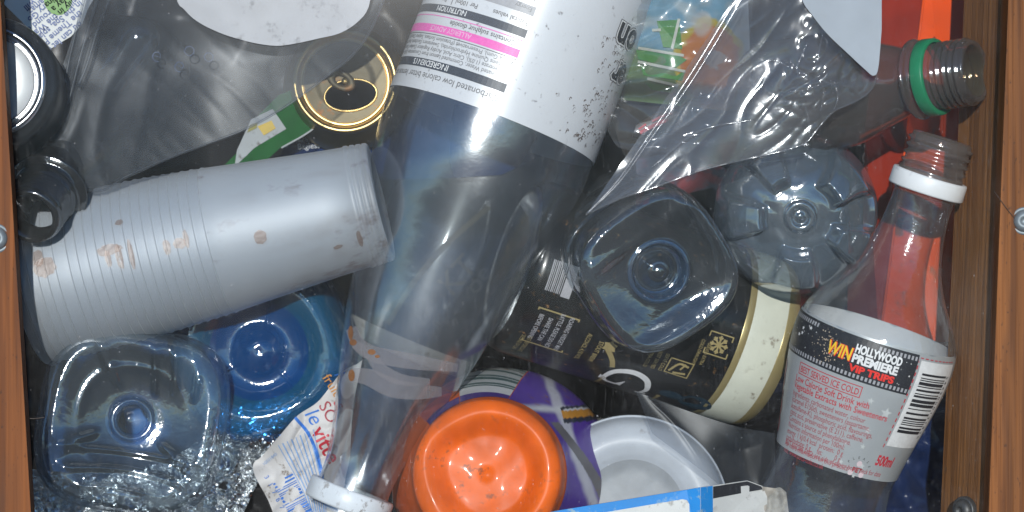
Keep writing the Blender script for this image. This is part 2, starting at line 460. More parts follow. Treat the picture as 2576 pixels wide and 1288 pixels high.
blue_pet = m_clear('blue_bottle', tint=(.20, .52, .85), edge=(.04, .2, .42), milk=.22, milkcol=(.035, .42, .85), refl=.12, rough=.06, bump=.25, bscale=100, refr=.15)
blue_core = m_clear('blue_bottle_core', tint=(.08, .36, .75), edge=(.01, .10, .35), milk=.26, milkcol=(.005, .24, .86), refl=.11, rough=.07, bump=.2, bscale=120)
cap_view = m_clear('cap_view_blue', tint=(.42, .62, .85), edge=(.1, .25, .5), milk=.22, milkcol=(.08, .25, .55), refl=.07, rough=.06, bump=.2, bscale=120)
bag_m = m_clear('bag_film', tint=(.82, .83, .85), edge=(.5, .5, .52), milk=.10, milkcol=(.22, .25, .29), refl=.012, rough=.34, bump=.03, bscale=40, grime=.035)
bag_m2 = m_clear('crisp_bag_film', tint=(.90, .90, .91), edge=(.55, .55, .56), milk=.08, milkcol=(.6, .6, .6), refl=.055, rough=.13, bump=.10, bscale=50, grime=.03)
cup_m = m_clear('cup_plastic', tint=(.86, .88, .9), edge=(.6, .62, .65), milk=.26, milkcol=(.80, .84, .89), refl=.07, rough=.55, bump=.15, bscale=50, stain=.9)
cup_m2 = m_clear('cup_plastic_end', tint=(.86, .88, .9), edge=(.6, .62, .65), milk=.34, milkcol=(.79, .83, .88), refl=.07, rough=.55, bump=.15, bscale=50, stain=.8)
brown_pet = m_clear('brownish_bottle', tint=(.62, .52, .48), edge=(.22, .17, .15), milk=.2, milkcol=(.34, .31, .28), refl=.07, rough=.09, bump=.25, bscale=110)
smoke_pet = m_clear('smoky_bottle', tint=(.07, .07, .072), edge=(.02, .02, .02), milk=.5, milkcol=(.030, .030, .032), refl=.10, rough=.16, bump=.3, bscale=150)
cap_white = m_solid('white_cap', (.66, .70, .74), .35, var=.15, dirt=.5); cap_green = m_solid('green_ring', (.012, .20, .085), .4, var=.2)
cap_blue = m_solid('blue_cap', (.02, .16, .5), .35, var=.1)
backdrop_m = m_solid('gap_shade_black', (.011, .011, .012), .38, var=.3, vscale=40)
blue_film = m_solid('blue_sack', (.010, .022, .075), .3, var=.3, vscale=50)

# ------------------------------------------------------------------ far back: dark backdrop for the shaded gaps, blue bag
def crumple(p, sc_, seed):
    a = noise.voronoi(Vector((p[0] * sc_, p[1] * sc_, seed)))[0]
    return a[1] - a[0]
def sheet(T, B, nu, nv, yf):
    def f(u, v):
        a, b = pline(T, u), pline(B, u); x, y = lerp(a[0], b[0], v), lerp(a[1], b[1], v)
        return W(x, y, yf(u, v, x, y))
    return grid(f, nu, nv)
V, F, _ = sheet([(-60, -90), (1300, -90), (2460, -90)], [(-60, 1400), (1300, 1400), (2420, 1400)], 110, 70,
                lambda u, v, x, y: .205 + .03 * N3(x / 300, y / 300, 1) - .02 * crumple((x, y), 1 / 210, 2))
tag(mesh_obj('dark_backdrop', V, F, backdrop_m), 'black crumpled backdrop sheet added for the dark gaps behind all the bottles', 'backdrop')  # added sheet; its black stands in for shade in the deep gaps
V, F, _ = sheet([(2180, 860), (2420, 850)], [(2060, 1400), (2400, 1400)], 40, 70,
                lambda u, v, x, y: .10 + .014 * N3(x / 90, y / 90, 4) - .014 * crumple((x, y), 1 / 90, 5))
tag(mesh_obj('carrier_bag', V, F, blue_film), 'dark blue plastic bag behind the cola bottle by the right board', 'bag')

# ------------------------------------------------------------------ leaflet, top left
paper_m = m_solid('leaflet_paper', (.62, .63, .62), .6, var=.1); green_print = ink('leaf_green', (.10, .26, .03))
def flat_thing(name, label, cat, pts, y, mat, th=.0006, group=None, tilt=lambda x, y: 0):
    P = [W(x, yy, y + tilt(x, yy)) for x, yy in pts]
    c = sum(P, Vector()) / len(P)
    e = empty(name, Matrix.Translation(c), label, cat, group)
    V, F = extrude_poly([p - c for p in P], Vector((0, th, 0)))
    mesh_obj('sheet', V, F, mat, e, smooth=False)
    pr = Print(lambda u, v: W(u, v, y + tilt(u, v) - .0004) - c)
    return e, pr
e, pr = flat_thing('leaflet', 'white leaflet with blue text and a green blob, top left corner behind the can', 'leaflet',
                   [(30, -60), (270, -60), (222, 20), (206, 62), (178, 92), (128, 122), (60, 60), (10, 10)], .040, paper_m)
def flip(pr):      # print functions count v downward here; text must be mirrored in v
    f = pr.f; pr.f = lambda u, v: f(u, -v); return pr
flip(pr)
pr.disc(146, 4, 36, green_print, 24, 42)
an = radians(180 + 40)
for i, t in enumerate(['ou can let off st', 'the Theme Park,', 'in the Spa, splas', 'silly in the Wate', 'play a round o', 'rdinary Go', 'e amaz', 'e will']):
    ox = (206, 212, 200, 184, 170, 150, 122, 96)[i]; oy = (36, 12, -12, -22, -34, -40, -30, -22)[i]
    if i < 3: ox, oy = 200 - 0 * i, (52, 25, 0)[i]
    else: ox, oy = (187, 168, 146, 118, 96)[i - 3], (-8, -14, -20, -16, -14)[i - 3]
    pr.text(t, ox, -oy, 23, NEWSB, rot=an, bold=.02)
pr.build(e)

# ------------------------------------------------------------------ silver can end, top left
alu = m_solid('bright_tin', (.62, .64, .66), .38, .35, var=.25, vscale=45, bump=.15, bscale=60)
gun = m_solid('dark_tin', (.05, .052, .055), .3, .6, var=.3, vscale=80)
fr = Frame((-28, 205, .005), (69, 322, .12), True)
e = empty('metal_can', fr.M, 'silver metal can with a dark rim, base towards the window at the far left', 'can')
mesh_obj('base', *lathe(fr, [(.5, -12), (40, -11), (80, -7), (105, -3), (112, 0)], 72), alu, e)
mesh_obj('rim', *lathe(fr, [(112, 0), (116, -12), (120, -13), (124, -3), (129, 5), (134, 7), (139, 5), (143, -4)], 72), m_solid('tin_rim', (.55, .55, .56), .25, 1, var=.2), e)
mesh_obj('body', *lathe(fr, [(143, -4), (148, -10), (158, -13), (167, -18), (172, -30), (174, -60), (174, -480)], 72), gun, e)

# ------------------------------------------------------------------ gold can
gold = m_solid('gold_metal', (.60, .42, .17), .34, 1, var=.25, vscale=80, bump=.1, bscale=120)
goldd = m_solid('dull_gold', (.14, .115, .07), .5, .6, var=.35, vscale=90, dirt=.9, dirtcol=(.25, .09, .02), dscale=120)
fr = Frame((868, 204, .082), (888, 320, .21), True)
e = empty('drinks_can', fr.M, 'open gold drinks can with its ring pull end facing out, above the cup stack', 'can')
mesh_obj('rim', *lathe(fr, [(104, -12), (109, -15), (114, -12), (118, 0), (123, 5), (129, 5), (133, 0), (134, -8), (131, -16)], 96), gold, e)
mesh_obj('body', *lathe(fr, [(131, -16), (134, -26), (142, -46), (153, -72), (160, -90), (160, -560)], 96), gold, e)
def lid(fr):
    V, F = [], []; nr, na = 46, 120
    cx, cy, ax, ay, rt = 14, -34, 66, 40, radians(8)
    def inside(x, y):
        dx, dy = x - cx, y - cy; a = (dx * cos(rt) + dy * sin(rt)) / ax; b = (-dx * sin(rt) + dy * cos(rt)) / ay
        return a * a + b * b < 1
    for i in range(nr + 1):
        r = 104 * i / nr
        for j in range(na):
            a = 2 * pi * j / na; V.append((r * sin(a) * fr.s, -r * cos(a) * fr.s, (-12 + 3 * sstep(80, 60, r)) * fr.s))
    for i in range(nr):
        for j in range(na):
            q = (i*na+j, i*na+(j+1) % na, (i+1)*na+(j+1) % na, (i+1)*na+j)
            c = [sum(V[k][m] for k in q) / 4 / fr.s for m in (0, 1)]
            if not inside(*c): F.append(q)
    ring = []
    for k in range(60):
        a = 2 * pi * k / 60; x, y = ax * cos(a), ay * sin(a)
        ring.append(Vector((cx + x * cos(rt) - y * sin(rt), cy + x * sin(rt) + y * cos(rt), -10)) * fr.s)
    return (V, F), ring
lv, ring = lid(fr)
ld_o = mesh_obj('lid', *lv, goldd, e)
mesh_obj('opening_edge', *tube(ring, 3.2 * fr.s, 8, True), gold, ld_o)
def tab(fr):
    V, F = [], []; nr, na = 6, 40
    for z, s_ in ((-4, .9), (0, 1.0), (3, .9), (3, .5), (-1, .42), (-4, .42)):
        for j in range(na):
            a = 2 * pi * j / na; x, y = 40 * s_ * cos(a), 25 * s_ * sin(a)
            rt = radians(-30); V.append(Vector((-10 + x * cos(rt) - y * sin(rt), 2 + x * sin(rt) + y * cos(rt), z + 3 + x * .08)) * fr.s)
    n = 6
    for i in range(n - 1):
        for j in range(na): F.append((i*na+j, i*na+(j+1) % na, (i+1)*na+(j+1) % na, (i+1)*na+j))
    return V, F
mesh_obj('ring_pull', *tab(fr), goldd, e)
mesh_obj('rivet', *lathe(Frame((872, 200, .082), (905, 250, .21), True), [(.1, 4), (6, 3.5), (9, 0), (10, -8)], 20), gold, e)

# ------------------------------------------------------------------ printed cards behind the cups
grn = m_solid('green_card', (.015, .15, .028), .7, spec=.1, var=.3, vscale=90); card_white = m_solid('white_card', (.55, .56, .54), .55, var=.15, dirt=.5)
e, pr = flat_thing('food_packet', 'green card packet with a white corner and yellow squares, above the cup stack', 'packet',
                   [(560, 420), (600, 380), (640, 300), (700, 240), (760, 215), (800, 290), (806, 303), (780, 330), (705, 372), (640, 430)], .088, grn)
flip(pr)
pr.poly([(596, -378), (632, -300), (686, -274), (720, -324), (640, -372), (590, -420)], card_white)
e2 = pr.f; pr.f = lambda u, v: e2(u, v) - Vector((0, .0004, 0))
pr.poly([(648, -318), (683, -303), (694, -323), (664, -341)], YEL); pr.poly([(629, -314), (648, -308), (646, -322), (622, -334)], ink('olive', (.32, .27, .02)))
pr.stroke([(708, -372), (780, -330), (804, -304), (800, -292)], 4, card_white)
pr.build(e, 'print')
e, pr = flat_thing('cardboard_box', 'blue printed box with yellow and white lettering under the gold can', 'box',
                   [(690, 420), (720, 360), (790, 290), (960, 300), (1120, 255), (1330, 300), (1370, 390), (1260, 440), (1130, 448), (968, 452)], .105, m_solid('blue_card', (.007, .026, .10), .8, spec=.05, var=.25, vscale=100))
flip(pr)
pr.text('22', 780, -337, 34, YEL, rot=radians(-6), bold=.02, sx=1.2)
pr.text('DYSON', 748, -357, 21, WH, rot=radians(3), bold=.012, sx=1.15); pr.text('DC 11 CL', 838, -353, 17, LGREY, rot=radians(3))
pr.text('Bagless Vacuum Cleaner', 748, -376, 20, WH, rot=radians(4), bold=.006)
pr.build(e)

# ------------------------------------------------------------------ packet with fruit picture
def paint_pouch(u, v):
    px, py = lerp(1560, 1890, u), lerp(-60, 275, v)
    n1 = N3(px / 40, py / 40, 3); n2 = N3(px / 14, py / 14, 8)
    c = Vector((.20, .42, .56)); c = c.lerp(Vector((.42, .54, .58)), sstep(-.1, .5, n1))
    c = c.lerp(Vector((.16, .26, .10)), sstep(120, 150, py + 10 * n1))
    d = math.hypot((px - 1790) / 90, (py - 165) / 115) + .10 * n1 + .05 * n2
    c = c.lerp(Vector((.62, .50, .04)), 1 - sstep(.98, 1.08, d)); c = c.lerp(Vector((.62, .20, .03)), 1 - sstep(.80, .95, d + .06 * n2))
    c = c.lerp(Vector((.50, .13, .02)), .6 * sstep(.1, .5, N3(px / 60, py / 60, 5)) * (1 - sstep(.8, .9, d)))
    h = math.hypot((px - 1800) / 30, (py - 150) / 26) + .5 * n2; c = c.lerp(Vector((.6, .58, .55)), .8 * (1 - sstep(.7, 1.0, h)))
    h = math.hypot((px - 1768) / 34, (py - 60) / 34) + .4 * n1; c = c.lerp(Vector((.62, .6, .55)), .7 * (1 - sstep(.6, 1.1, h)))
    c = c.lerp(Vector((.34, .36, .36)), sstep(.86, .97, u + .04 * n1) * .8)  # grey veil of the clear bag painted over the right edge
    return c * .68
pouch_m = m_solid('pouch_print', (1, 1, 1), .3, var=.12, vscale=120, vcol=True, coat=.4)
def pouch_pt(u, v):
    px, py = lerp(1555, lerp(1880, 1892, v), u), lerp(-60, lerp(250, 285, u), v)
    return W(px, py, .062 - .012 * sin(pi * u) + .003 * N3(px / 60, py / 60, 2) + .02 * sstep(.8, 1, v))
c0 = W(1720, 110, .06)
e = empty('juice_pouch', Matrix.Translation(c0), 'juice pouch with an orange fruit picture and green lettering, inside the clear bag', 'pouch')
V, F, C = grid(pouch_pt, 110, 110, paint_pouch)
body = mesh_obj('body', [v - c0 for v in V], F, pouch_m, e, cols=C)
gg = ink('pouch_green', (.05, .22, .03)); pale = ink('pouch_line', (.52, .54, .46))
def on_pouch(px, v):
    py = -v; vv = (py + 60) / (lerp(250, 285, .5) + 60); u = (px - 1555) / (lerp(1880, 1892, vv) - 1555)
    return pouch_pt(u, vv) - c0 - Vector((0, .0009, 0))
pr = Print(on_pouch)
pr.poly([(1652, -56), (1708, -50), (1716, -124), (1668, -122)], gg)
pr.poly([(1600, -134), (1680, -132), (1728, -150), (1700, -172), (1606, -158)], gg); pr.poly([(1612, -176), (1722, -184), (1716, -204), (1618, -198)], gg); pr.poly([(1620, -216), (1700, -222), (1690, -238), (1640, -234)], gg)
for a, b in (((1708, -48), (1690, -126)), ((1605, -128), (1720, -140)), ((1604, -164), (1724, -180)), ((1628, -206), (1706, -218)), ((1640, -80), (1662, -78))):
    pr.stroke([a, b], 7, pale, 6)
pr.build(body, 'print')
# second clear sleeve around the pouch
V, F, _ = sheet([(1600, -80), (1900, -80)], [(1528, 330), (1560, 372), (1700, 380), (1870, 350)], 60, 60,
                lambda u, v, x, y: .043 - .010 * sin(pi * u) * (1 - .5 * v) + .003 * N3(x / 110, y / 130, 9) + .003 * (1 - abs(N3(x / 160, y / 60, 2))) ** 5)
tag(mesh_obj('clear_sleeve', V, F, bag_m2), 'glossy clear wrapper stretched around the fruit juice pouch', 'wrapper')
# red and white scrap, dark packet with outlined letters
def curl(name, label, cat, T, B, y, mat, amp=.01, seed=1, wl=60, n=(40, 40)):
    V, F, _ = sheet(T, B, n[0], n[1], lambda u, v, x, yy: y + amp * N3(x / wl, yy / wl, seed) - amp * 1.5 * sin(pi * v))
    return V, F
V, F = curl('', '', '', [(1600, 315), (1650, 285), (1700, 275)], [(1592, 345), (1650, 335), (1720, 300)], .085, WH, .006)
c0 = W(1650, 310, .085); e = empty('wrapper', Matrix.Translation(c0), 'torn white wrapper with red print between the big bottle and the clear bag', 'wrapper')
mesh_obj('sheet', [v - c0 for v in V], F, m_solid('scrap_white', (.5, .48, .48), .4, var=.2), e)
pr = Print(lambda u, v: W(u, -v, .074) - c0)
pr.stroke([(1610, -334), (1640, -318), (1680, -300)], 9, RED); pr.stroke([(1640, -305), (1668, -292), (1690, -284)], 6, RED); pr.stroke([(1606, -326), (1625, -312)], 5, RED)
pr.build(e, 'print')
V, F = curl('', '', '', [(1600, 380), (1800, 290), (2020, 300)], [(1600, 520), (1800, 470), (2000, 430)], .10, WH, .012, 7, 80)
tag(mesh_obj('crumpled_wrapper', V, F, m_solid('grey_blue_wrap', (.09, .11, .15), .5, spec=.15, var=.5, vscale=35, dirt=1, dirtcol=(.3, .05, .05), dscale=60)), 'grey blue crumpled wrapper behind the lower edge of the clear bag', 'wrapper')
e, pr = flat_thing('dark_packet', 'black packet with outlined white letters, behind the bottle with the white ring', 'packet',
                   [(2060, 250), (2260, 230), (2290, 420), (2250, 640), (2150, 640), (2120, 420)], .105, m_solid('black_pack', (.012, .011, .011), .7, spec=.1, var=.4, vscale=60))
flip(pr)
for t, x, y, s_ in (('fr', 2158, -372, 84), ('on', 2196, -420, 74)):
    pr.text(t, x + 5, y, s_, LGREY, rot=radians(82), bold=.012); 
f0 = pr.f; pr.f = lambda u, v: f0(u, v) - Vector((0, .0004, 0))
for t, x, y, s_ in (('fr', 2158, -372, 84), ('on', 2196, -420, 74)):
    pr.text(t, x + 5, y, s_, K, rot=radians(82), bold=-.012)
pr.build(e)
# red card box at the right
redm = m_solid('red_card', (.72, .08, .010), .6, spec=.1, var=.15, vscale=60, dirt=.4, dscale=80); red_shade = m_solid('red_card_shaded', (.34, .03, .012), .45, var=.2, vscale=60)  # side face is the same card, its shade put into a darker red
c0 = W(2360, 300, .09)
e = empty('red_box', Matrix.Translation(c0), 'orange red printed box standing against the right board behind the bottle necks', 'box')
face = [W(2335, -80, .085), W(2470, -80, .10), W(2440, 860, .10), W(2212, 860, .085)]
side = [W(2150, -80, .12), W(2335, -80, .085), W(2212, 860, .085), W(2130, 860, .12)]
for nm, q, m in (('front_face', face, redm), ('side_face', side, red_shade)):
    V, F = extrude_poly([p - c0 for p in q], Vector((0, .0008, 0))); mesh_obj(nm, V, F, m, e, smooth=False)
pr = Print(lambda u, v: W(u, -v, lerp(.085, .10, (u - 2325) / 130.) - .0006) - c0); pr.solo = True
for k in range(6):
    y = 14 + k * 26; x = 2344 + random.uniform(0, 12) - y * .035
    if 150 < y < 300: continue
    for q in range(random.randint(2, 3)):
        L = random.uniform(10, 26); pr.rect(x, -y, x + L, -y - random.uniform(3, 5), ink('red_print', (.16, .02, .01)), 2); x += L + 5
        if x > 2400 - y * .03: break
pr.build(e, 'print')
V, F = tube([W(2333, -80, .0845) - c0, W(2276, 380, .0845) - c0, W(2212, 860, .0845) - c0], .0006, 6); mesh_obj('fold', V, F, redm, e)

# ------------------------------------------------------------------ dark can behind the big bottle
def text_block(pr, lines, u, v, size, step, mat, rot=0, **kw):
    c, n = cos(rot), sin(rot)
    for i, t in enumerate(lines): pr.text(t, u + n * step * i, v - c * step * i, size, mat, rot=rot, **kw)
dk = m_solid('green_black_can', (.028, .034, .034), .3, .2, var=.3, vscale=60, coat=.3)
fr = Frame((1018, 885, .152), (1190, 470, .15))
e = empty('beer_can', fr.M, 'dark green can with a gold line and cream base band, behind the big bottle neck', 'can')
R = 185
mesh_obj('body', *lathe(fr, [(R, 45), (R, 560), (R * .9, 600)], 72), dk, e)
mesh_obj('base', *lathe(fr, [(1, 8), (R*.7, 2), (R*.84, -4), (R*.9, 2), (R, 45)], 72), m_solid('cream_band', (.52, .50, .45), .4, var=.2, dirt=.6), e)
pr = Print(lambda u, v: Vector(((R + 1.2) * sin(u / R), -(R + 1.2) * cos(u / R), v)) * fr.s)
pr.stroke([(-60, 60), (-40, 180), (0, 300), (60, 420)], 14, ink('dim_gold', (.13, .115, .07)))
pr.text('KT', 60, 180, 80, ink('dim_gold', (.13, .115, .07)), rot=radians(70), bold=.01); pr.text('oe', 120, 205, 70, ink('dim_grey', (.11, .115, .11)), rot=radians(75), bold=.01); pr.text('IIS', 60, 95, 36, ink('dim_grey', (0, 0, 0)), rot=radians(75))
pr.build(e)

# ------------------------------------------------------------------ smoky bottle with open neck, left
fr = Frame((76, 545, .004), (206, 362, .07), True)
e = empty('smoky_bottle', fr.M, 'smoky grey bottle with an open threaded neck pointing out beside the left board', 'bottle')
thr = [(58, 2), (64, 4), (72, 2), (75, -6), (75, -14)]
z = -18
for k in range(5): thr += [(76, z), (80, z - 4), (80, z - 8), (76, z - 13)]; z -= 16
thr += [(78, z), (84, z - 8), (84, z - 18), (84, z - 34), (90, z - 38), (104, z - 40), (107, z - 44), (104, z - 50), (84, z - 54), (82, z - 80), (88, z - 130), (120, z - 230), (150, z - 340), (160, z - 450), (160, z - 900)]
mesh_obj('bottle_wall', *lathe(fr, [(58, -60), (58, 2)] + thr[1:], 72), smoke_pet, e)

# ------------------------------------------------------------------ bag with white label, top left
def bag_y(u, v, x, y):
    r1 = 1 - abs(N3(x / 120 + y / 300, y / 500 - x / 600, 3)); r2 = 1 - abs(N3((x - y) / 90, (x + y) / 420, 6))
    return .034 - .014 * sin(pi * u) + .0016 * r1 ** 5 * sstep(.35, .05, u) + .0002 * r2 ** 6 + .003 * N3(x / 260, y / 260, 2)
Bq = [(96, 352), (140, 410), (232, 482), (330, 440), (430, 396), (520, 362), (610, 328), (690, 286), (760, 240), (825, 190), (880, 146), (925, 90), (966, 0)]
Tq = [(236, -70), (300, -72), (420, -74), (600, -74), (760, -74), (900, -74), (1000, -74)]
c0 = W(520, 180, .03)
e = empty('clear_bag', Matrix.Translation(c0), 'grey clear plastic bag with a round white label at the top left', 'bag')
V, F, _ = sheet(Tq, Bq, 120, 70, bag_y)
mesh_obj('front_film', [v - c0 for v in V], F, bag_m, e)
V, F, _ = sheet(Tq, Bq, 80, 50, lambda u, v, x, y: bag_y(u, 1, x, y) + .0015 + .013 * sin(pi * v) ** .6 * sin(pi * u) + .0015 * N3(x / 220, y / 220, 12))
mesh_obj('back_film', [v - c0 for v in V], F, bag_m, e)
hem = [W(*pline(Bq, i / 80), bag_y(i / 80, 1, *pline(Bq, i / 80)) - .0003) - c0 for i in range(81)]
mesh_obj('seam', *tube(hem, .0005, 6), bag_m, e)
for q in range(3):
    pts = [[(226, -60), (176, 140), (150, 270), (104, 345)], [(262, -60), (205, 130), (172, 260)], [(300, -60), (250, 60), (216, 170), (196, 215)]][q]
    P = [W(*pline(pts, i / 30), bag_y(.02 + .05 * q, i / 30, *pline(pts, i / 30)) - .0006) - c0 for i in range(31)]
    mesh_obj('fold', *tube(P, .0007, 6), bag_m, e)
lab = [(440, -60), (445, 0), (462, 22), (482, 43), (503, 58), (525, 70), (562, 86), (600, 98), (650, 110), (700, 115), (750, 108), (800, 97), (858, 82), (905, 50), (930, 10), (940, -60)]
labm = m_solid('white_label', (.44, .44, .46), .6, spec=.1, var=.12, vscale=50, dirt=.5, dirtcol=(.1, .1, .1), dscale=120, bump=.2, bscale=60)
def lab_y(x, y): return .034 - .014 * sin(pi * (x - 150) / 850) + .004 * N3(x / 260, y / 260, 2) - .0022
def lab_pt(x, y): return W(x, y, lab_y(x, y) + .0005 * N3(x / 60, y / 60, 5))
def lab_surf(u, v):
    x = lerp(440, 940, u); yb = smooth_tab([(p[0] + i * 1e-4, p[1]) for i, p in enumerate(lab)], x); return lab_pt(x, lerp(-60, yb, v)) - c0
V, F, _ = grid(lab_surf, 80, 30); mesh_obj('label', V, F, labm, e)
pr = Print(lambda u, v: W(u, -v, bag_y((u - 150) / 850, .4, u, -v) + .0006) - c0)
DB = ink('faded_blue', (.07, .09, .15))
for t, x, y, s_, r_ in (('o', 455, 128, 60, -40), ('e', 430, 172, 62, -30), ('o', 505, 145, 56, -35), ('e', 375, 150, 60, -20)): pr.text(t, x, -y, s_, DB, rot=radians(r_), bold=-.02)
pr.build(e)
# rounded clear pack inside the bag
fr = Frame((352, 92, .070), (255, 235, .075))
e = empty('clear_tube', fr.M, 'clear round ended plastic tube lying under the top left bag', 'tube')
mesh_obj('tube_wall', *lathe(fr, [(1, -46), (22, -42), (40, -30), (50, -12), (53, 10), (53, 150), (56, 200)], 48), clear_lab, e)

# ------------------------------------------------------------------ nested plastic cups
cl0, cl1 = (60, 722, .050), (972, 503, .046)
cfr = Frame(cl0, cl1)
cup_len = 420
ctab = [(0, 204), (180, 202), (330, 198), (480, 188), (640, 176), (790, 163), (930, 149)]
starts = [18, 40, 62, 86, 108, 132] + [166 + 24 * k for k in range(14)] + [505]
def cup_mesh(s0, i):
    r = interp(ctab, s0) ; L = cup_len if i < len(starts) - 1 else 925 - s0
    r1 = interp(ctab, min(925, s0 + L)) - 3
    if i < len(starts) - 1: r1 -= 7
    P = [(r - 6, 0), (r - .5, -2), (r + 1.2, 1), (r + .8, 4), (r - 1, 8)]
    n = 12
    for k in range(1, n + 1):
        t = k / n; z = 9 + (L - 9) * t; rr = lerp(r - 1.5, r1, t)
        P.append((rr, z))
    if i == len(starts) - 1:                   # the last cup shows its stacking rings and its base
        P = P[:-4]
        for z in (L - 62, L - 46, L - 30, L - 15):
            rr = interp(ctab, s0 + z) - 2; P += [(rr, z), (rr + 3, z + 3), (rr + 2, z + 11), (rr - 1, z + 14)]
        P += [(r1 - 6, L), (r1 - 10, L - 3), (1, L - 6)]
    else: P += [(r1 - 8, L + 3), (1, L + 2)]
    f = Frame(cl0, cl1); return lathe(f, P, 72)
CUPS = []
for i, s0 in enumerate(starts):
    M = cfr.M @ Matrix.Translation((0, 0, s0 * cfr.s))
    V, F = cup_mesh(s0, i)
    o = mesh_obj('plastic_cup', [Vector(v) for v in V], F, cup_m2 if i == len(starts) - 1 else cup_m, None)
    off = o.location.copy(); o.matrix_world = M @ Matrix.Translation(off)
    nm = ['', 'second', 'third', 'fourth', 'fifth', 'sixth', 'seventh', 'eighth', 'ninth', 'tenth', 'eleventh', 'twelfth', 'thirteenth']
    k = len(starts) - 1 - i
    if k == 0: lb = 'outermost translucent cup at the right end of the long cup stack, base showing'
    elif i == 0: lb = 'first translucent cup at the left end of the cup stack, beside the left board'
    elif k <= 8: lb = nm[k] + ' translucent stained cup counting from the right end of the stack'
    else: lb = nm[i] + ' translucent cup rim counting from the left end of the stack'
    tag(o, lb, 'cup', 'plastic cups nested in one long stack')
    CUPS.append((o, (M @ Matrix.Translation(off)).inverted()))
stain_m = m_clear('cup_stain', tint=(.86, .76, .70), edge=(.5, .4, .35), milk=.10, milkcol=(.30, .16, .11), refl=.04, rough=.4, bump=.3, bscale=300)
rnd = random.Random(8)
for px, py, rx, ry in ((112, 672, 30, 26), (96, 650, 14, 22), (275, 628, 34, 14), (300, 645, 9, 34), (330, 640, 7, 40), (272, 650, 8, 22), (420, 622, 10, 20), (452, 612, 16, 14), (468, 600, 7, 24), (655, 596, 16, 18), (850, 620, 12, 6), (905, 600, 7, 26), (300, 560, 10, 8)):
    a, z = cfr.hit(px, py, lambda q: interp(ctab, q)); i = max(k for k in range(len(starts)) if starts[k] <= max(z - 4, starts[0]))
    r = interp(ctab, z) + 3; pts = []
    for k in range(22):
        t = 2 * pi * k / 22; q = .85 + .22 * rnd.random(); aa = a + ry * q * sin(t) / r; zz = z + rx * q * cos(t); rr = interp(ctab, zz) + 2.2
        pts.append(CUPS[i][1] @ (cfr.M @ (Vector((rr * sin(aa), -rr * cos(aa), zz)) * cfr.s)))
    mesh_obj('stain', [sum(pts, Vector()) / 22] + pts, [(0, 1 + k, 1 + (k + 1) % 22) for k in range(22)], stain_m, CUPS[i][0])

# ------------------------------------------------------------------ bottles seen from the base
def sqr(a, n, rot):
    c, s_ = abs(cos(a - rot)), abs(sin(a - rot)); return (c ** n + s_ ** n) ** (-1.0 / n)
def base_bottle(fr, R, rings, n=5, rot=0, hfun=None, seg=144, cap=None):
    """rings: (rho, z, squareness); the base centre first, then out to the heel and back along the body"""
    V, F = [], []
    for rho, z, q in rings:
        for j in range(seg):
            a = 2 * pi * j / seg
            k = lerp(1.0, sqr(a, n, rot) if q > 0 else 1.0, q)
            r = rho * R * k; zz = z + (hfun(rho, a) if hfun else 0)
            V.append((r * cos(a) * fr.s, r * sin(a) * fr.s, zz * fr.s))
    for i in range(len(rings) - 1):
        for j in range(seg): F.append((i*seg+j, i*seg+(j+1) % seg, (i+1)*seg+(j+1) % seg, (i+1)*seg+j))
    return V, F
def smooth_rings(tab, n):                     # tab of (rho, z, q) resampled smoothly
    T = [(i, r) for i, r in enumerate(tab)]; out = []
    for k in range(n + 1):
        t = k / n * (len(tab) - 1)
        out.append(tuple(smooth_tab([(i, r[m]) for i, r in T], t) for m in range(3)))
    return out
def place_bottle(name, label, fr, R, base, bodyr, mat, n=5, rot=0, hfun=None, cap=None, core=None, cat='bottle', group=None, ring=None):
    e = empty(name, fr.M, label, cat, group)
    V, F = base_bottle(fr, R, base, n, rot, hfun)
    if core:
        V, F = base_bottle(fr, R, [r_ for r_ in base if r_[0] > .61], n, rot, hfun); mesh_obj('base', V, F, mat, e)
        V, F = base_bottle(fr, R, [r_ for r_ in base if r_[0] < .625], n, rot, hfun); mesh_obj('base_centre', V, F, core, e)
    else: mesh_obj('base', V, F, mat, e)
    if ring:
        rz = sorted((r_[0], r_[1]) for r_ in base); zz = lambda q: interp(rz, q)
        V, F = base_bottle(fr, R, [(q, zz(q) - 5, 0) for q in [lerp(ring[0], ring[1], k / 8) for k in range(9)]])
        mesh_obj('cap_view_ring', V, F, cap_view, e)  # added ring, stands in for the blue cap seen through the bottle
    V, F = base_bottle(fr, R, bodyr, n, rot)
    mesh_obj('body', V, F, mat, e)
    if cap:
        m, z, r = cap; mesh_obj('cap', *lathe_z(fr, [(1, z + 4), (r * .9, z + 3), (r, z - 2), (r, z - 60)], 40), m, e)
    return e
def lathe_z(fr, prof, seg=48):
    V = [(r * cos(2*pi*j/seg) * fr.s, r * sin(2*pi*j/seg) * fr.s, z * fr.s) for r, z in prof for j in range(seg)]
    F = [(i*seg+j, i*seg+(j+1) % seg, (i+1)*seg+(j+1) % seg, (i+1)*seg+j) for i in range(len(prof)-1) for j in range(seg)]
    return V, F
def ribs(z0, step, k, depth=.03, rho=1.04, q=.8):
    out = []
    for i in range(k):
        z = z0 - i * step; out += [(rho, z, q), (rho, z - step * .45, q), (rho - depth, z - step * .6, q), (rho - depth, z - step * .82, q)]
    return out
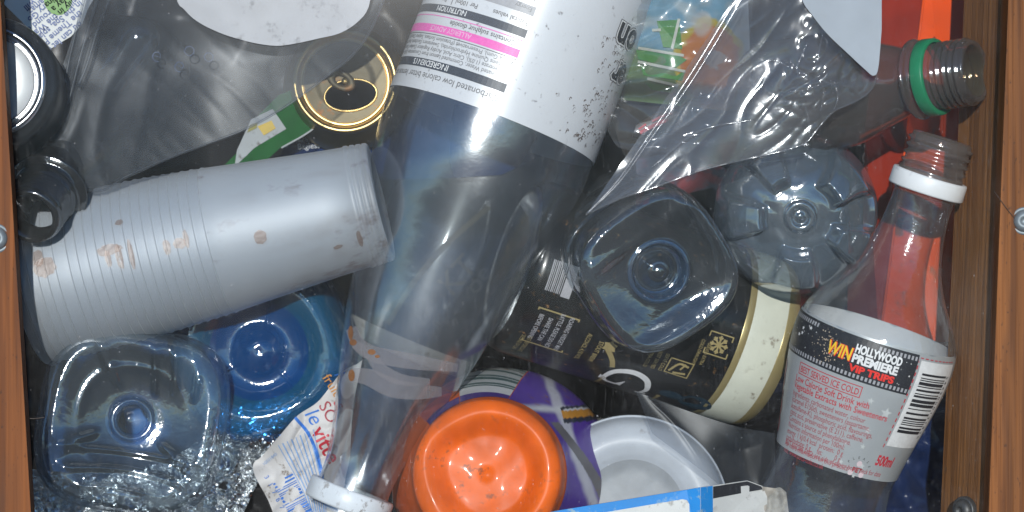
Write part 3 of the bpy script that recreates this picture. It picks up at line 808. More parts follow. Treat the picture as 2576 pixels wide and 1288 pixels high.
# clear square bottle, bottom left
fr = Frame((330, 1055, .030), (357, 1066, .235), True)
def h_sq(rho, a):
    z = 0
    z += 7 * exp(-((rho - .60) / .05) ** 2) * (.5 + .5 * sin(a * 1.0 - .6))
    for a0 in (radians(112), radians(200), radians(-40)):      # three moulded ribs
        d = (a - a0 + pi) % (2 * pi) - pi
        z += 13 * exp(-(d / .10) ** 2) * sstep(.35, .5, rho) * (1 - sstep(.80, .95, rho))
    y = rho * sin(a - radians(-8)); x = rho * cos(a)
    if rho < .92:
        z += 11 * (max(0, sin(y * 30)) ** 2) * sstep(-.30, -.40, y) * sstep(.92, .8, rho)
        z += 9 * (max(0, sin(x * 30)) ** 2) * sstep(.28, .36, y) * sstep(.05, .15, x) * sstep(.92, .8, rho)
    return z
base = smooth_rings([(.004, -16, 0), (.05, -17, 0), (.10, -24, 0), (.15, -30, 0), (.19, -40, 0), (.23, -42, 0), (.26, -34, 0), (.29, -32, 0), (.38, -30, .1), (.5, -24, .2), (.62, -16, .4), (.74, -6, .6), (.83, 2, .8), (.90, 2, .9), (.97, -8, 1), (1.0, -24, 1)], 90)
bodyr = [(1.0, -24, 1), (1.03, -50, 1), (1.06, -85, 1)] + ribs(-110, 52, 9, .035, 1.09, 1) + [(1.05, -600, .9), (.9, -760, .5), (.5, -920, .1), (.30, -1010, 0), (.27, -1060, 0)]
place_bottle('water_bottle', 'clear square water bottle lying base out in the bottom left corner', fr, 220, base, smooth_rings(bodyr, 150), clear_sq, 3.2, radians(-9), h_sq, (cap_blue, -1050, 66), ring=(.17, .30))
# clear square bottle, centre right
fr = Frame((1664, 686, .026), (1452, 570, .18), True)
def h_sq2(rho, a):
    y = rho * sin(a - radians(33))
    return 8 * exp(-((y - .52) / .1) ** 2) * sstep(.98, .85, rho) - 5 * exp(-((y + .55) / .12) ** 2) * sstep(.98, .85, rho) + 2.5 * max(0, sin(rho * 70)) * sstep(.17, .2, rho) * sstep(.46, .42, rho)
base = smooth_rings([(.004, -14, 0), (.06, -16, 0), (.10, -22, 0), (.15, -26, 0), (.21, -46, 0), (.27, -56, 0), (.33, -46, 0), (.38, -22, 0), (.42, -20, .05), (.46, -25, .1), (.58, -20, .3), (.7, -12, .5), (.82, -3, .8), (.90, 1, .95), (.97, -8, 1), (1.0, -26, 1)], 100)
bodyr = [(1.0, -26, 1), (1.02, -60, 1), (1.03, -110, 1), (1.0, -128, 1), (1.0, -140, 1), (1.04, -156, 1), (1.04, -215, 1), (1.0, -232, 1), (1.0, -244, 1), (1.04, -262, 1), (1.04, -330, 1), (1.0, -350, 1), (1.03, -372, 1), (1.02, -470, 1), (.92, -560, .6), (.55, -680, .2), (.28, -760, 0), (.27, -800, 0)]
place_bottle('water_bottle', 'clear square water bottle lying base out right of the big label bottle', fr, 188, base, smooth_rings(bodyr, 150), clear_sq2, 3.0, radians(33), h_sq2, (cap_blue, -790, 62), ring=(.30, .43))
# petal base bottle
fr = Frame((2016, 548, .034), (1930, 470, .26), True)
def petal(a): return max(0.0, .5 - .5 * cos(5 * (a - radians(152))))
def h_pet(rho, a):
    a = a + .14 * sin(2 * a + 1.0) + .10 * N3(cos(a) * 2, sin(a) * 2, rho * 2)
    p = sstep(.38, .66, petal(a)); b = sstep(.38, .52, rho) * (1 - sstep(.84, 1.0, rho))
    return (66 + 18 * sin(a * 1.0 + 2)) * p * b + 4 * N3(rho * 5 * cos(a), rho * 5 * sin(a), 3) * sstep(.2, .4, rho)
base = smooth_rings([(.004, -30, 0), (.03, -31, 0), (.05, -35, 0), (.09, -36, 0), (.12, -31, 0), (.17, -31, 0), (.20, -36, 0), (.24, -37, 0), (.34, -40, 0), (.46, -46, 0), (.58, -56, 0), (.7, -70, 0), (.8, -88, 0), (.88, -108, 0), (.95, -136, 0), (.99, -168, 0), (1.0, -190, 0)], 110)
bodyr = smooth_rings([(1.0, -190, 0), (1.0, -240, 0), (1.01, -420, 0), (1.0, -760, 0), (.8, -960, 0), (.4, -1120, 0), (.3, -1200, 0)], 60)
place_bottle('soda_bottle', 'clear bottle with a five lobed base, right of the square water bottle', fr, 212, base, bodyr, clear_pet, 5, 0, h_pet)
# blue bottle
fr = Frame((650, 884, .062), (705, 862, .25), True)
base = smooth_rings([(.004, -16, 0), (.08, -15, 0), (.16, -20, 0), (.26, -32, 0), (.34, -44, 0), (.42, -46, 0), (.52, -40, .0), (.62, -26, .1), (.72, -8, .2), (.80, 0, .3), (.86, 0, .4)], 80)
def h_blue(rho, a):
    z = 0
    for a0 in (radians(-45), radians(-150), radians(75)):
        d = (a - a0 + pi) % (2 * pi) - pi; z += 4 * exp(-(d / .035) ** 2) * sstep(.2, .3, rho) * sstep(.9, .8, rho)
    return z
bodyr = smooth_rings([(.86, 0, .4), (.95, -8, .45), (1.03, -28, .5), (1.10, -70, .5), (1.15, -120, .5), (1.12, -150, .5), (1.17, -180, .5), (1.14, -215, .5), (1.19, -250, .5), (1.20, -330, .5), (1.18, -700, .4), (.4, -950, 0), (.3, -1000, 0)], 90)
place_bottle('water_bottle', 'bright blue bottle lying base out under the cup stack', fr, 200, base, bodyr, blue_pet, 3.4, radians(20), h_blue, core=blue_core)
# white milk bottle
milk_m = m_solid('milk_white', (.43, .46, .50), .45, var=.15, vscale=50, dirt=.35, dirtcol=(.12, .08, .05), dscale=160, coat=.15)
milk_c = m_solid('milk_grey', (.30, .32, .34), .5, var=.25, vscale=60, bump=.1, bscale=70)  # recessed base centre, greyer than the body
fr = Frame((1592, 1288, .060), (1560, 1310, .25), True)
e = empty('milk_bottle', fr.M, 'white plastic milk bottle lying base out below the black can', 'bottle')
mesh_obj('base', *base_bottle(fr, 250, smooth_rings([(.004, -34, 0), (.2, -34, 0), (.35, -35, 0), (.44, -32, 0), (.53, -22, 0)], 30), hfun=lambda r, a: 2 * N3(r * 7 * cos(a), r * 7 * sin(a), 3)), milk_c, e)
mesh_obj('body', *base_bottle(fr, 250, smooth_rings([(.53, -22, 0), (.60, -10, 0), (.70, 0, 0), (.80, -4, 0), (.90, -22, 0), (.97, -60, 0), (1.0, -120, 0), (1.0, -600, 0)], 60)), milk_m, e)
# orange bottle
orange_m = m_solid('orange_plastic', (.80, .13, .008), .46, var=.35, vscale=55, dirt=.45, dirtcol=(.22, .07, .03), dscale=240, coat=.06, spec=.25, bump=.12, bscale=180)
fr = Frame((1222, 1192, .020), (1296, 1216, .16), True)
def h_or(rho, a):
    n = .5 + .5 * N3(2.4 * rho * cos(a), 2.4 * rho * sin(a), 4.2)
    return -44 * sstep(.84, .50, rho + .10 * N3(1.5 * rho * cos(a), 1.5 * rho * sin(a), 1)) * (.75 + .45 * n) + 10 * exp(-((rho) / .09) ** 2) + 2.2 * N3(rho * 3.2 * cos(a) + 5, rho * 3.2 * sin(a), 9) * sstep(.75, .5, rho)
e = empty('orange_bottle', fr.M, 'bright orange cleaner bottle with a dished base and purple label, bottom centre', 'bottle')
R = 192
mesh_obj('base', *base_bottle(fr, R, smooth_rings([(.004, 0, 0), (.06, 0, 0), (.1, 0, 0), (.2, 1, 0), (.35, 1, 0), (.5, 2, 0), (.6, 4, 0), (.7, 4, 0), (.8, 2, 0), (.9, -6, 0), (.97, -20, 0), (1.0, -42, 0)], 90), hfun=h_or), orange_m, e)
flare = [(1.0, -42, 0), (1.01, -60, 0), (1.06, -100, 0), (1.18, -170, 0), (1.36, -270, 0), (1.50, -370, 0), (1.56, -450, 0), (1.56, -640, 0)]
mesh_obj('body', *base_bottle(fr, R, smooth_rings(flare, 60)), orange_m, e)
def paint_or(px, py):
    """colours printed on the label sleeve"""
    w_, pu, dk_, or_, gy = Vector((.62, .62, .64)), Vector((.085, .035, .30)), Vector((.025, .03, .05)), Vector((.6, .26, .03)), Vector((.13, .12, .13))
    n = N3(px / 30, py / 30, 1)
    c = pu.copy()
    c = c.lerp(w_, sstep(.0, .5, .5 - abs((py - 1032 - .05 * (px - 1440))) / 30 + .1 * n))                 # white gap under the top purple
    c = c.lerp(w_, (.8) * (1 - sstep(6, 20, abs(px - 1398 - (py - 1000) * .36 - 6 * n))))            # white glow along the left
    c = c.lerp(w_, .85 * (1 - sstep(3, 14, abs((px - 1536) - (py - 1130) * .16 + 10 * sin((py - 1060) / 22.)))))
    q = py - 1040 + .10 * (px - 1450)
    if -20 < q < 22 and px > 1414 + .25 * q: c = dk_.copy() if (abs(q) > 10) else or_.copy()
    if -14 < q < -9 and px > 1418: c = w_.copy()
    for (ty, tx) in ((1102, 1512), (1165, 1505)):
        if 0 < py - ty < 20 and px > tx + (20 - (py - ty)) * .9 and px < tx + 30: c = dk_.copy()
    s_ = px - (1390 + 150 * sin((py - 1055) / 250 * 1.35) ** 1 if py > 1055 else 9999)
    if py > 1062 and abs(s_) < 11 + (py - 1062) * .02: c = gy.copy()
    return c
label_m = m_solid('sleeve_print', (1, 1, 1), .3, var=.12, vscale=200, vcol=True, dirt=.35, dirtcol=(.2, .09, .03))
def sleeve(a0, a1, z0, z1, nu, nv, colf, off=1.2):
    ft = [(-z, r) for r, z, _ in flare]
    def f(u, v):
        a = lerp(a0, a1, u); z = lerp(z0, z1, v); r = smooth_tab(ft, -z) * R + off
        return Vector((r * cos(a), r * sin(a), z)) * fr.s
    V, F, _ = grid(f, nu, nv)
    return V, F, [colf(*project(fr.M @ v)) for v in V]
V, F, C = sleeve(radians(-75), radians(75.5), -80, -640, 150, 150, paint_or)
lab_o = mesh_obj('label', V, F, label_m, e, cols=C)
def paint_bc(px, py):
    a = math.hypot(px - 1222, py - 1192)
    if a < 206: return Vector((.07, .035, .22))
    if a < 222: return Vector((.6, .6, .6))
    k = int(a * .52); r_ = random.Random(k).random()
    return Vector((.06, .11, .11)) if r_ > .52 else Vector((.42, .44, .44))
V, F, C = sleeve(radians(76), radians(112), -80, -420, 60, 220, paint_bc)
mesh_obj('barcode', V, F, label_m, e, cols=C)
V, F, C = sleeve(radians(112.5), radians(140), -70, -150, 30, 30, lambda x, y: Vector((.07, .035, .22)))
mesh_obj('label_edge', V, F, label_m, e, cols=C)
ftl = [(-z, r) for r, z, _ in flare]
pr = Print(lambda u, v: Vector(((smooth_tab(ftl, v) * R + 2) * cos(u / 230), (smooth_tab(ftl, v) * R + 2) * sin(u / 230), -v)) * fr.s)
for i, (t, a) in enumerate((('RNCX', -46), ('MULTI', -52), ('rust and', -57))): pr.text(t, radians(a) * 230, 170 + 40 * i, 24, K, rot=radians(90))
pr.build(lab_o)

# ------------------------------------------------------------------ black can
can_b = m_solid('black_can', (.010, .011, .012), .28, .1, var=.2, vscale=60, coat=.3, dirt=.12, dirtcol=(.3, .16, .06), dscale=300)
fr = Frame((1288, 660, .083), (1955, 878, .113))
R = 224
e = empty('beer_can', fr.M, 'black beer can with gold lettering and a cream band, lying under the clear bottles', 'can')
mesh_obj('body', *lathe(fr, [(R - 22, 0), (R - 6, 14), (R, 34), (R, 560)], 96), can_b, e)
mesh_obj('base', *lathe(fr, [(1, 40), (R * .6, 20), (R * .72, 2), (R * .80, -6), (R * .86, -4), (R - 22, 0)], 72), m_solid('can_alu', (.5, .5, .5), .25, 1, var=.2), e)
mesh_obj('gold_line', *lathe(fr, [(R, 560), (R + .4, 561), (R + .4, 577), (R, 578)], 96), m_solid('gold_band', (.42, .34, .16), .3, .5, var=.2), e)
cband = m_solid('cream_paint', (.56, .57, .48), .35, var=.15, vscale=60, dirt=.4)
mesh_obj('cream_band', *lathe(fr, [(R, 578), (R + .3, 579), (R, 655), (R - 2, 668)], 96), cband, e)
mesh_obj('gold_line', *lathe(fr, [(R - 2, 668), (R - 1.5, 669), (R - 6, 690), (R - 14, 702)], 96), bpy.data.materials['gold_band'], e)
mesh_obj('shoulder', *lathe(fr, [(R - 14, 702), (R - 40, 750), (R - 52, 765), (R - 60, 760), (1, 745)], 72), bpy.data.materials['can_alu'], e)
# the print runs round the can: u along the can, v round it (0 at the front, positive upward)
pr = Print(lambda u, v: Vector(((R + 1) * -sin(v / R), -(R + 1) * cos(v / R), u)) * fr.s)
def canuv(px, py):
    a, z = fr.hit(px, py, lambda z: R); return z, -a * R
pu, pv = canuv(1240, 800)
for k in range(9): pr.rect(46 + k * 4.6, 40, 46 + k * 4.6 + (2.2 if k % 3 else 3.2), -38, LGREY, 2, 6)
pr.rect(88, 40, 112, -42, LGREY, 2, 6)
def canlines(lines, px, py, size, step, mat, **kw):
    z, v = canuv(px, py)
    for i, t in enumerate(lines): pr.text(t, z - i * step, v, size, mat, rot=radians(-90), align='c', **kw)
f0 = pr.f
canlines(['PLEASE', 'NOT WARM  BEER', 'SEE BASE OF CAN'], 1556, 868, 0.1, 1, GOLD)
canlines(['BEST BEFORE DATE', 'SEE BASE OF CAN'], 1312 + 4, 865, 15, 17, GOLD, sx=.62)
z, v = canuv(1388, 835)
pr.frame(z - 58, v - 58, z + 52, v + 58, 4, GOLD)
for i, t in enumerate(['ROARING WIDGET MAY', 'RATTLE. PLEASE DO NOT', 'SHAKE THE CAN', 'BEFORE OPENING']):
    pr.text(t, z + 27 - i * 25, v, 17, LGREY if i > 1 else LGREY, rot=radians(-90), align='c', sx=.60, bold=.015)
canlines(['ALCOHOL 4.1% VOL'], 1462, 872, 17, 20, GOLD, sx=.6, bold=.01)
canlines(['STOUT BREW'], 1494, 884, 17, 20, GOLD, sx=.7, bold=.02)
z, v = canuv(1530, 880); pr.star(z, v + 10, 20, GOLD, 6, .7); pr.stroke([(z - 6, v + 6), (z + 22, v - 26), (z + 34, v - 52)], 13, GOLD)
z, v = canuv(1506, 955); pr.rect(z - 3, v + 26, z + 5, v - 30, GOLD, 1, 6); pr.disc(z + 1, v + 28, 6, GOLD)
z, v = canuv(1578, 958)                          # large initial
fG = [(z + 52, v - 44), (z + 58, v - 12), (z + 40, v + 30), (z + 0, v + 44), (z - 44, v + 26), (z - 58, v - 14), (z - 46, v - 34), (z - 16, v - 36)]
pr.stroke(fG, lambda t: 9 + 9 * sin(pi * min(1, t * 1.1)), WH, 40)
pr.stroke([(z - 14, v - 38), (z - 8, v - 16), (z - 4, v - 6)], lambda t: 16 * (1 - t) + 2, WH, 10); pr.stroke([(z + 40, v - 48), (z + 66, v - 40)], 7, WH, 4); pr.stroke([(z - 62, v - 26), (z - 70, v - 6)], lambda t: 14 * (1 - t) + 1, WH, 5)
z, v = canuv(1645, 1000); pr.rect(z - 3, v + 24, z + 5, v - 40, GOLD, 1, 6); pr.disc(z + 1, v + 26, 6, GOLD)
navy2 = ink('can_navy', (.012, .035, .055)); 
z, v = canuv(1690, 1000); pr.disc(z - 8, v + 14, 32, navy2, 24, 18); pr.disc(z + 60, v + 10, 44, navy2, 24, 34)
z, v = canuv(1700, 925); pr.frame(z - 24, v - 22, z + 40, v + 26, 3, GOLD); pr.stroke([(z - 14, v - 14), (z + 4, v + 14), (z + 30, v + 12)], 6, GOLD); pr.stroke([(z - 2, v - 16), (z + 30, v - 10)], 6, GOLD); pr.stroke([(z + 12, v - 2), (z + 20, v + 18)], 5, GOLD)
canlines(['SERVE COLD', 'BEST SERVED', 'EXTRA COLD'], 1666, 910, 14, 20, GOLD, sx=.7)
z, v = canuv(1808, 868); pr.frame(z - 32, v - 30, z + 32, v + 30, 3, GOLD)
for k in range(4):
    a = k * pi / 4; c, s_ = cos(a), sin(a)
    pr.stroke([(z - 24 * c, v - 24 * s_), (z + 24 * c, v + 24 * s_)], 4.5, GOLD, 4)
    for sg in (1, -1):
        for d in (.55,):
            for q in (.6, -.6): pr.stroke([(z + sg * 13 * c, v + sg * 13 * s_), (z + sg * 13 * c + sg * 9 * cos(a + q), v + sg * 13 * s_ + sg * 9 * sin(a + q))], 4, GOLD, 3)
canlines(['SERVED EXTRA', 'COLD DRAUGHT'], 1770, 890, 13, 18, GOLD, sx=.7)
pr.build(e)

# ------------------------------------------------------------------ foil, bottom left
foil_m = m_solid('foil', (.70, .72, .73), .20, 1, var=.2, vscale=60)
def foil_y(u, v, x, y):
    c = crumple((x, y), 1 / 105, 3) * .017 + crumple((x + 400, y), 1 / 48, 6) * .008 + crumple((x, y + 900), 1 / 24, 8) * .002
    return .085 - c + .010 * N3(x / 150, y / 150, 5)
V, F, _ = sheet([(20, 1175), (300, 1190), (470, 1130), (560, 1040), (760, 980)], [(20, 1400), (300, 1400), (520, 1400), (560, 1400)], 230, 130, foil_y)
tag(mesh_obj('foil', V, F, foil_m, smooth=False), 'crumpled shiny aluminium foil under the two bottles at the bottom left', 'foil')
blk = m_solid('black_fluff', (.010, .010, .011), .7, var=.4, vscale=150)
V, F, _ = sheet([(540, 1220), (600, 1180), (690, 1150), (760, 1120)], [(560, 1400), (640, 1400), (700, 1400), (800, 1400)], 60, 60, lambda u, v, x, y: .088 - .008 * crumple((x, y), 1 / 40, 3) + .006 * N3(x / 50, y / 50, 1))
tag(mesh_obj('black_rag', V, F, blk), 'scrunched black rag between the foil and the torn food label', 'rag')

# ------------------------------------------------------------------ torn food label, bottom
c0 = W(770, 1150, .06)
e = empty('food_label', Matrix.Translation(c0), 'crumpled white food label with blue barcode and red letters beside the big bottle neck', 'label')
def fl_y(x, y): return .066 + .004 * N3(x / 70, y / 70, 4) + .003 * (1 - abs(N3(x / 60 + y / 200, y / 90, 8))) ** 3 - .008 * sstep(640, 760, x) + .01 * sstep(840, 900, x)
left = [(900, 915), (862, 934), (800, 1010), (748, 1046), (700, 1100), (654, 1152), (640, 1162), (636, 1178), (646, 1206), (676, 1262), (700, 1330)]
right = [(912, 905), (900, 960), (890, 1010), (884, 1080), (880, 1150), (870, 1200), (862, 1260), (850, 1330)]
def fl_pt(u, v):
    a, b = pline(left, v), pline(right, v); x, y = lerp(a[0], b[0], u), lerp(a[1], b[1], u)
    return W(x, y, fl_y(x, y)) - c0
V, F, _ = grid(fl_pt, 60, 80); mesh_obj('sheet', V, F, m_solid('label_paper', (.56, .54, .53), .55, var=.15, vscale=70, dirt=.3), e)
pr = Print(lambda u, v: W(u, -v, fl_y(u, -v) - .0006) - c0)
pr.stroke([(742, -1050), (775, -1090), (800, -1150), (812, -1210), (814, -1240)], 8, BLUE, 30)
rb = radians(-62)
def along(t0, t1, k): return None
B0 = Vector((690, -1215)); du = Vector((cos(rb), sin(rb))); dv = Vector((-sin(rb), cos(rb)))
rnd = random.Random(5); x = 0
while x < 190:
    wd = rnd.choice((2.2, 2.2, 4.4, 6.6)); p = B0 + du * x
    q = p + du * wd; L = 52
    pr.poly([tuple(p - dv * 4), tuple(q - dv * 4), tuple(q + dv * L), tuple(p + dv * L)], BLUE); x += wd + rnd.choice((2.5, 2.5, 5))
for i, t in enumerate('31787'): pr.text(t, 664 + i * 9.5, -1200 - i * 19, 17, BLUE, rot=rb + radians(8))
pr.text('10501840', 664, -1172, 11, PALEB, rot=radians(40))
for k in range(9): pr.stroke([(700 + k * 11, -1120 + k * 5), (760 + k * 7, -1230 + k * 2), (780 + k * 5, -1290)], 3.2 if k % 2 else 2, PALEB, 12)
pr.text('le', 764, -1040, 54, BLUE, rot=radians(-58), shear=.2)
pr.text('vitte', 782, -1085, 56, RED, rot=radians(-62), bold=.015, sx=.95)
pr.text('SO', 800, -1020, 44, DRED, rot=radians(-60)); pr.text('fruit', 810, -950, 34, ORG, rot=radians(-58)); pr.text('ts', 836, -1010, 38, RED, rot=radians(-60)); pr.text('l', 840, -940, 40, BLUE, rot=radians(-75))
pr.build(e)

# ------------------------------------------------------------------ bottle with a green ring, top right
g0, g1 = (2456, 178, .0125), (2080, 235, .055)
fr = Frame(g0, g1)
e = empty('green_ring_bottle', fr.M, 'brownish clear bottle with a green ring on its open neck, top right', 'bottle')
P = [(66, 40), (66, 2), (72, -1), (78, 2), (80, 8)]
z = 14
for k in range(5): P += [(80, z), (87, z + 4), (87, z + 8), (80, z + 12)]; z += 17
P += [(84, z), (86, z + 10), (86, z + 52), (98, z + 56), (104, z + 60), (104, z + 66), (90, z + 72), (88, z + 90), (92, z + 110), (112, z + 170), (140, z + 240), (156, z + 320), (160, z + 420), (160, z + 900)]
mesh_obj('bottle_wall', *lathe(fr, P, 72), brown_pet, e)
mesh_obj('inside_neck', *lathe(fr, [(64, 3), (62, 14), (64, 22), (62, 32), (64, 42), (62, 52), (64, 62), (62, 100)], 64), m_clear('neck_inner', tint=(.6, .55, .45), edge=(.3, .26, .2), milk=.2, milkcol=(.35, .3, .22), rough=.1, bump=.1), e)
mesh_obj('green_ring', *lathe(fr, [(88, 104), (97, 104), (99, 108), (100, 134), (98, 137), (88, 137)], 72), cap_green, e)

# ------------------------------------------------------------------ the big bottle
fr = Frame((866, 1290, .050), (1374, -40, .066))
bt = [(0, 96), (30, 95), (60, 92), (110, 92), (150, 96), (220, 112), (300, 134), (400, 160), (500, 184), (600, 202), (700, 222), (780, 240), (850, 256), (920, 268), (985, 274), (1050, 275), (1500, 275)]
e = empty('lemon_bottle', fr.M, 'big clear upside down bottle with a white ingredients label, centre', 'bottle')
prof = dense(bt, 110)
def rf(r, z, a):
    fl = (1 - sstep(190, 330, z)) * sstep(90, 150, z); r2 = r * (1 + .018 * fl * cos(12 * a))
    r2 += 1.2 * N3(a * 3, z / 60, 2) * sstep(300, 600, z); return r2, z
mesh_obj('bottle_wall', *lathe(fr, prof, 144, rfun=rf), clear_a, e)
mesh_obj('neck_ring', *lathe(fr, [(96, 10), (107, 10), (110, 16), (110, 58), (107, 63), (94, 63)], 80), cap_white, e)
T0, RL = 1046, 277.5
lab_p = m_solid('label_white', (.56, .57, .59), .33, var=.06, vscale=40, coat=.0, spec=.9, bump=.06, bscale=90, dirt=.15, dirtcol=(.06, .04, .04), dscale=300)
lab_ = mesh_obj('label', *lathe(fr, [(RL, T0 + i * 20) for i in range(24)], 144), lab_p, e)
pr = Print(lambda u, v: Vector(((RL + 1) * sin(u / RL), -(RL + 1) * cos(u / RL), T0 + v)) * fr.s)
UP = pi
def ln(t, u, v, size, mat, **kw): pr.text(t, u, v, size, mat, rot=UP, **kw)
ub = 6; ul = -430
ln('Carbonated low calorie bitter lemon soft drink with sweeteners', ub - 8, 44, 25, GREYT, sx=.92)
pr.rect(ul, 56, ub, 78, NAVY); ln('INGREDIENTS', -150, 75, 21, WH, bold=.01); pr.build(lab_)
for i, t in enumerate(['Carbonated Water, Commuted Lemon from Concentrate 2.6% (with Lemon', 'Concentrate (1.0%), Citric Acid, Acidity Regulator (Sodium Citrate), Stabiliser', '(Contains Quinine Hydrochloride), Sweeteners (Saccharin, Aspartame),', 'Acacia Gum), Preservatives (Potassium Sorbate, Sulphur Dioxide), Vitamin']):
    ln(t, ub - 4, 95 + 14 * i, 15.5, GREYT, sx=.92)
pr.rect(ul, 141, ub, 143, GREYT)
pr.rect(ul, 147, ub, 168, PINK); ln('ALLERGY ADVICE', -122, 164.5, 18, ink('pale_pink', (.72, .45, .6)), bold=.005, sx=1.0)
ln('· Contains sulphur dioxide', ub - 6, 185, 18.5, GREYT, bold=.012)
pr.rect(ul, 190, ub, 192, PINK)
pr.rect(ul, 199, ub, 220, NAVY); ln('NUTRITION', -158, 217, 19, WH, bold=.012, sx=1.05)
ln('Typical values', ub - 4, 241, 17, GREYT, bold=.01); ln('Per 100ml', -135, 241, 17, GREYT, bold=.01); ln('Per', -238, 238, 14, GREYT); ln('250ml', -232, 252, 14, GREYT)
pr.rect(-216, 224, -218.5, 280, GREYT, 1); pr.rect(ul, 256, ub, 280, LGREY); ln('Energy', ub - 8, 275, 16, GREYT); ln('kJ', -110, 275, 16, GREYT); ln('Protein', ub - 8, 300, 16, GREYT); pr.rect(ul, 306, ub, 330, LGREY)
# big outlined letters at the right
def luv(px, py):
    a, z = fr.hit(px, py, lambda z: RL); return a * RL, z - T0
_a, _b = luv(1560, 96), luv(1545, 184)
BIG = (('n', _a[0] + 26, _a[1] + 48, 98), ('o', _a[0] + 78, _a[1] + 48, 98), ('r', _b[0] + 26, _b[1] + 44, 98), ('e', _b[0] + 66, _b[1] + 44, 98))
pr.build(lab_); pr.solo = True
for t, u, v, s_ in BIG:
    pr.text(t, u, v - s_ * .12, s_, GREYT, rot=UP, bold=.085, sx=.95)
pr.build(lab_)
pr = Print(lambda u, v: Vector(((RL + 1.8) * sin(u / RL), -(RL + 1.8) * cos(u / RL), T0 + v)) * fr.s); pr.solo = True
for t, u, v, s_ in BIG: pr.text(t, u, v - s_ * .12, s_, WH, rot=UP, bold=.062, sx=.95)
pr.build(lab_)
pr = Print(lambda u, v: Vector(((RL + 2.6) * sin(u / RL), -(RL + 2.6) * cos(u / RL), T0 + v)) * fr.s); pr.solo = True
for t, u, v, s_ in BIG: pr.text(t, u, v - s_ * .12, s_, K, rot=UP, bold=.03, sx=.95)
pr.build(lab_)
# scuffs rubbed into the label's right side
scuff = ink('scuff', (.10, .07, .06)); rnd = random.Random(11)
pr = Print(lambda u, v: Vector(((RL + .9) * sin(u / RL), -(RL + .9) * cos(u / RL), T0 + v)) * fr.s)
for k in range(300):
    u = rnd.gauss(262, 48); v = 20 + 270 * rnd.random() ** 1.3
    if v > 110 and u < 200: continue
    if N3(u / 40, v / 40, 2) < -.1: continue
    L = rnd.uniform(3, 11); a = rnd.uniform(.9, 2.4); pr.stroke([(u, v), (u + L * cos(a) * .5, v + L * sin(a)), (u + L * .7, v + L * .8)], rnd.uniform(.8, 2.4), scuff, 3)
for o in pr.build(lab_, 'scuffs'): o['kind'] = 'stuff'
# split and whitened plastic with rusty tears near the neck
tear_m = m_clear('stress_white', tint=(.8, .8, .82), edge=(.6, .6, .6), milk=.30, milkcol=(.62, .58, .60), refl=.04, rough=.2, bump=.2)
rust = ink('rust', (.24, .10, .035))
bp = lambda z: smooth_tab(bt, z)
def bsurf(off):
    def f(u, v):                               # u, v are drawing coordinates on the bottle front
        a, z = fr.hit(u, -v, bp); r = bp(z) + off; return Vector((r * sin(a), -r * cos(a), z)) * fr.s
    return f
pr = Print(bsurf(1.5))
tears = [([(884, 826), (905, 868), (940, 890), (1010, 905), (1080, 916), (1150, 925)], 34), ([(892, 866), (930, 890), (960, 930), (1010, 955), (1080, 960)], 26), ([(884, 942), (930, 950), (985, 975), (1050, 985), (1110, 985)], 40)]
for pts, wd in tears:
    pr.stroke([(x, -y) for x, y in pts], lambda t, w_=wd: w_ * (.45 + .75 * sin(pi * (t * .8 + .15))), tear_m, 26)
pr.build(e, 'split')
pr = Print(bsurf(2.4))
for x, y, rx, ry in ((884, 838, 6, 18), (890, 862, 9, 8), (936, 886, 10, 7), (886, 945, 8, 15), (950, 897, 6, 4)): pr.disc(x, -y, rx, rust, 14, ry)
pr.build(e, 'rust_spot')

# ------------------------------------------------------------------ cola bottle, right
fr = Frame((2372, 348, .026), (2060, 1290, .050))
tb = [(0, 78), (20, 80), (96, 82), (100, 84), (135, 84), (150, 78), (200, 79), (260, 86), (330, 104), (400, 138), (460, 178), (510, 201), (560, 207), (620, 203), (700, 190), (780, 174), (850, 162), (900, 157), (950, 160), (1020, 172), (1100, 184), (1200, 186), (1300, 180)]
tb_f = lambda z: smooth_tab(tb, z)
e = empty('cola_bottle', fr.M, 'curvy clear cola bottle with a silver label and white neck ring, by the right board', 'bottle')
P = [(66, 30), (66, 2), (72, -1), (76, 2)]
z = 10
for k in range(4): P += [(77, z), (84, z + 4), (84, z + 8), (77, z + 12)]; z += 20
P += [(tb_f(z_), z_) for z_ in [92 + 10 * i for i in range(112)]]
def rf2(r, z, a):
    fl = sstep(240, 420, z) * sstep(540, 500, z) + sstep(880, 940, z); return r * (1 + .012 * fl * cos(10 * a)), z
k_ = next(i for i, p in enumerate(P) if p[1] >= 150)
mesh_obj('neck', *lathe(fr, P[:k_ + 1], 96), m_clear('frosted_neck', tint=(.75, .68, .64), edge=(.3, .26, .24), milk=.2, milkcol=(.40, .36, .33), refl=.08, rough=.12, bump=.2), e)
mesh_obj('bottle_wall', *lathe(fr, P[k_:], 120, rfun=rf2), clear_lab, e)
mesh_obj('neck_ring', *lathe(fr, [(84, 98), (94, 98), (96, 102), (97, 138), (95, 142), (82, 142)], 80), m_solid('ring_white', (.74, .75, .76), .4, var=.12, dirt=.5, dirtcol=(.15, .15, .16)), e)
L0, L1 = 512, 862
silver = m_solid('label_silver', (.38, .40, .41), .38, .15, var=.12, vscale=60, coat=.15)
lab_ = mesh_obj('label', *lathe(fr, [(tb_f(z) + 1.5, z) for z in [L0 + i * (L1 - L0) / 40 for i in range(41)]], 120), silver, e)
mesh_obj('label_back', *lathe(fr, [(tb_f(z) - 1.5, z) for z in [L0 + i * (L1 - L0) / 40 for i in range(41)]], 120), m_solid('label_inside', (.62, .62, .62), .5, var=.15), e)
def cola(off):
    def f(u, v):
        z = L0 - v; r = tb_f(z); a = -(u - 36) / 195.0; return Vector(((r + off) * sin(a), -(r + off) * cos(a), z)) * fr.s
    return f
f0 = fr
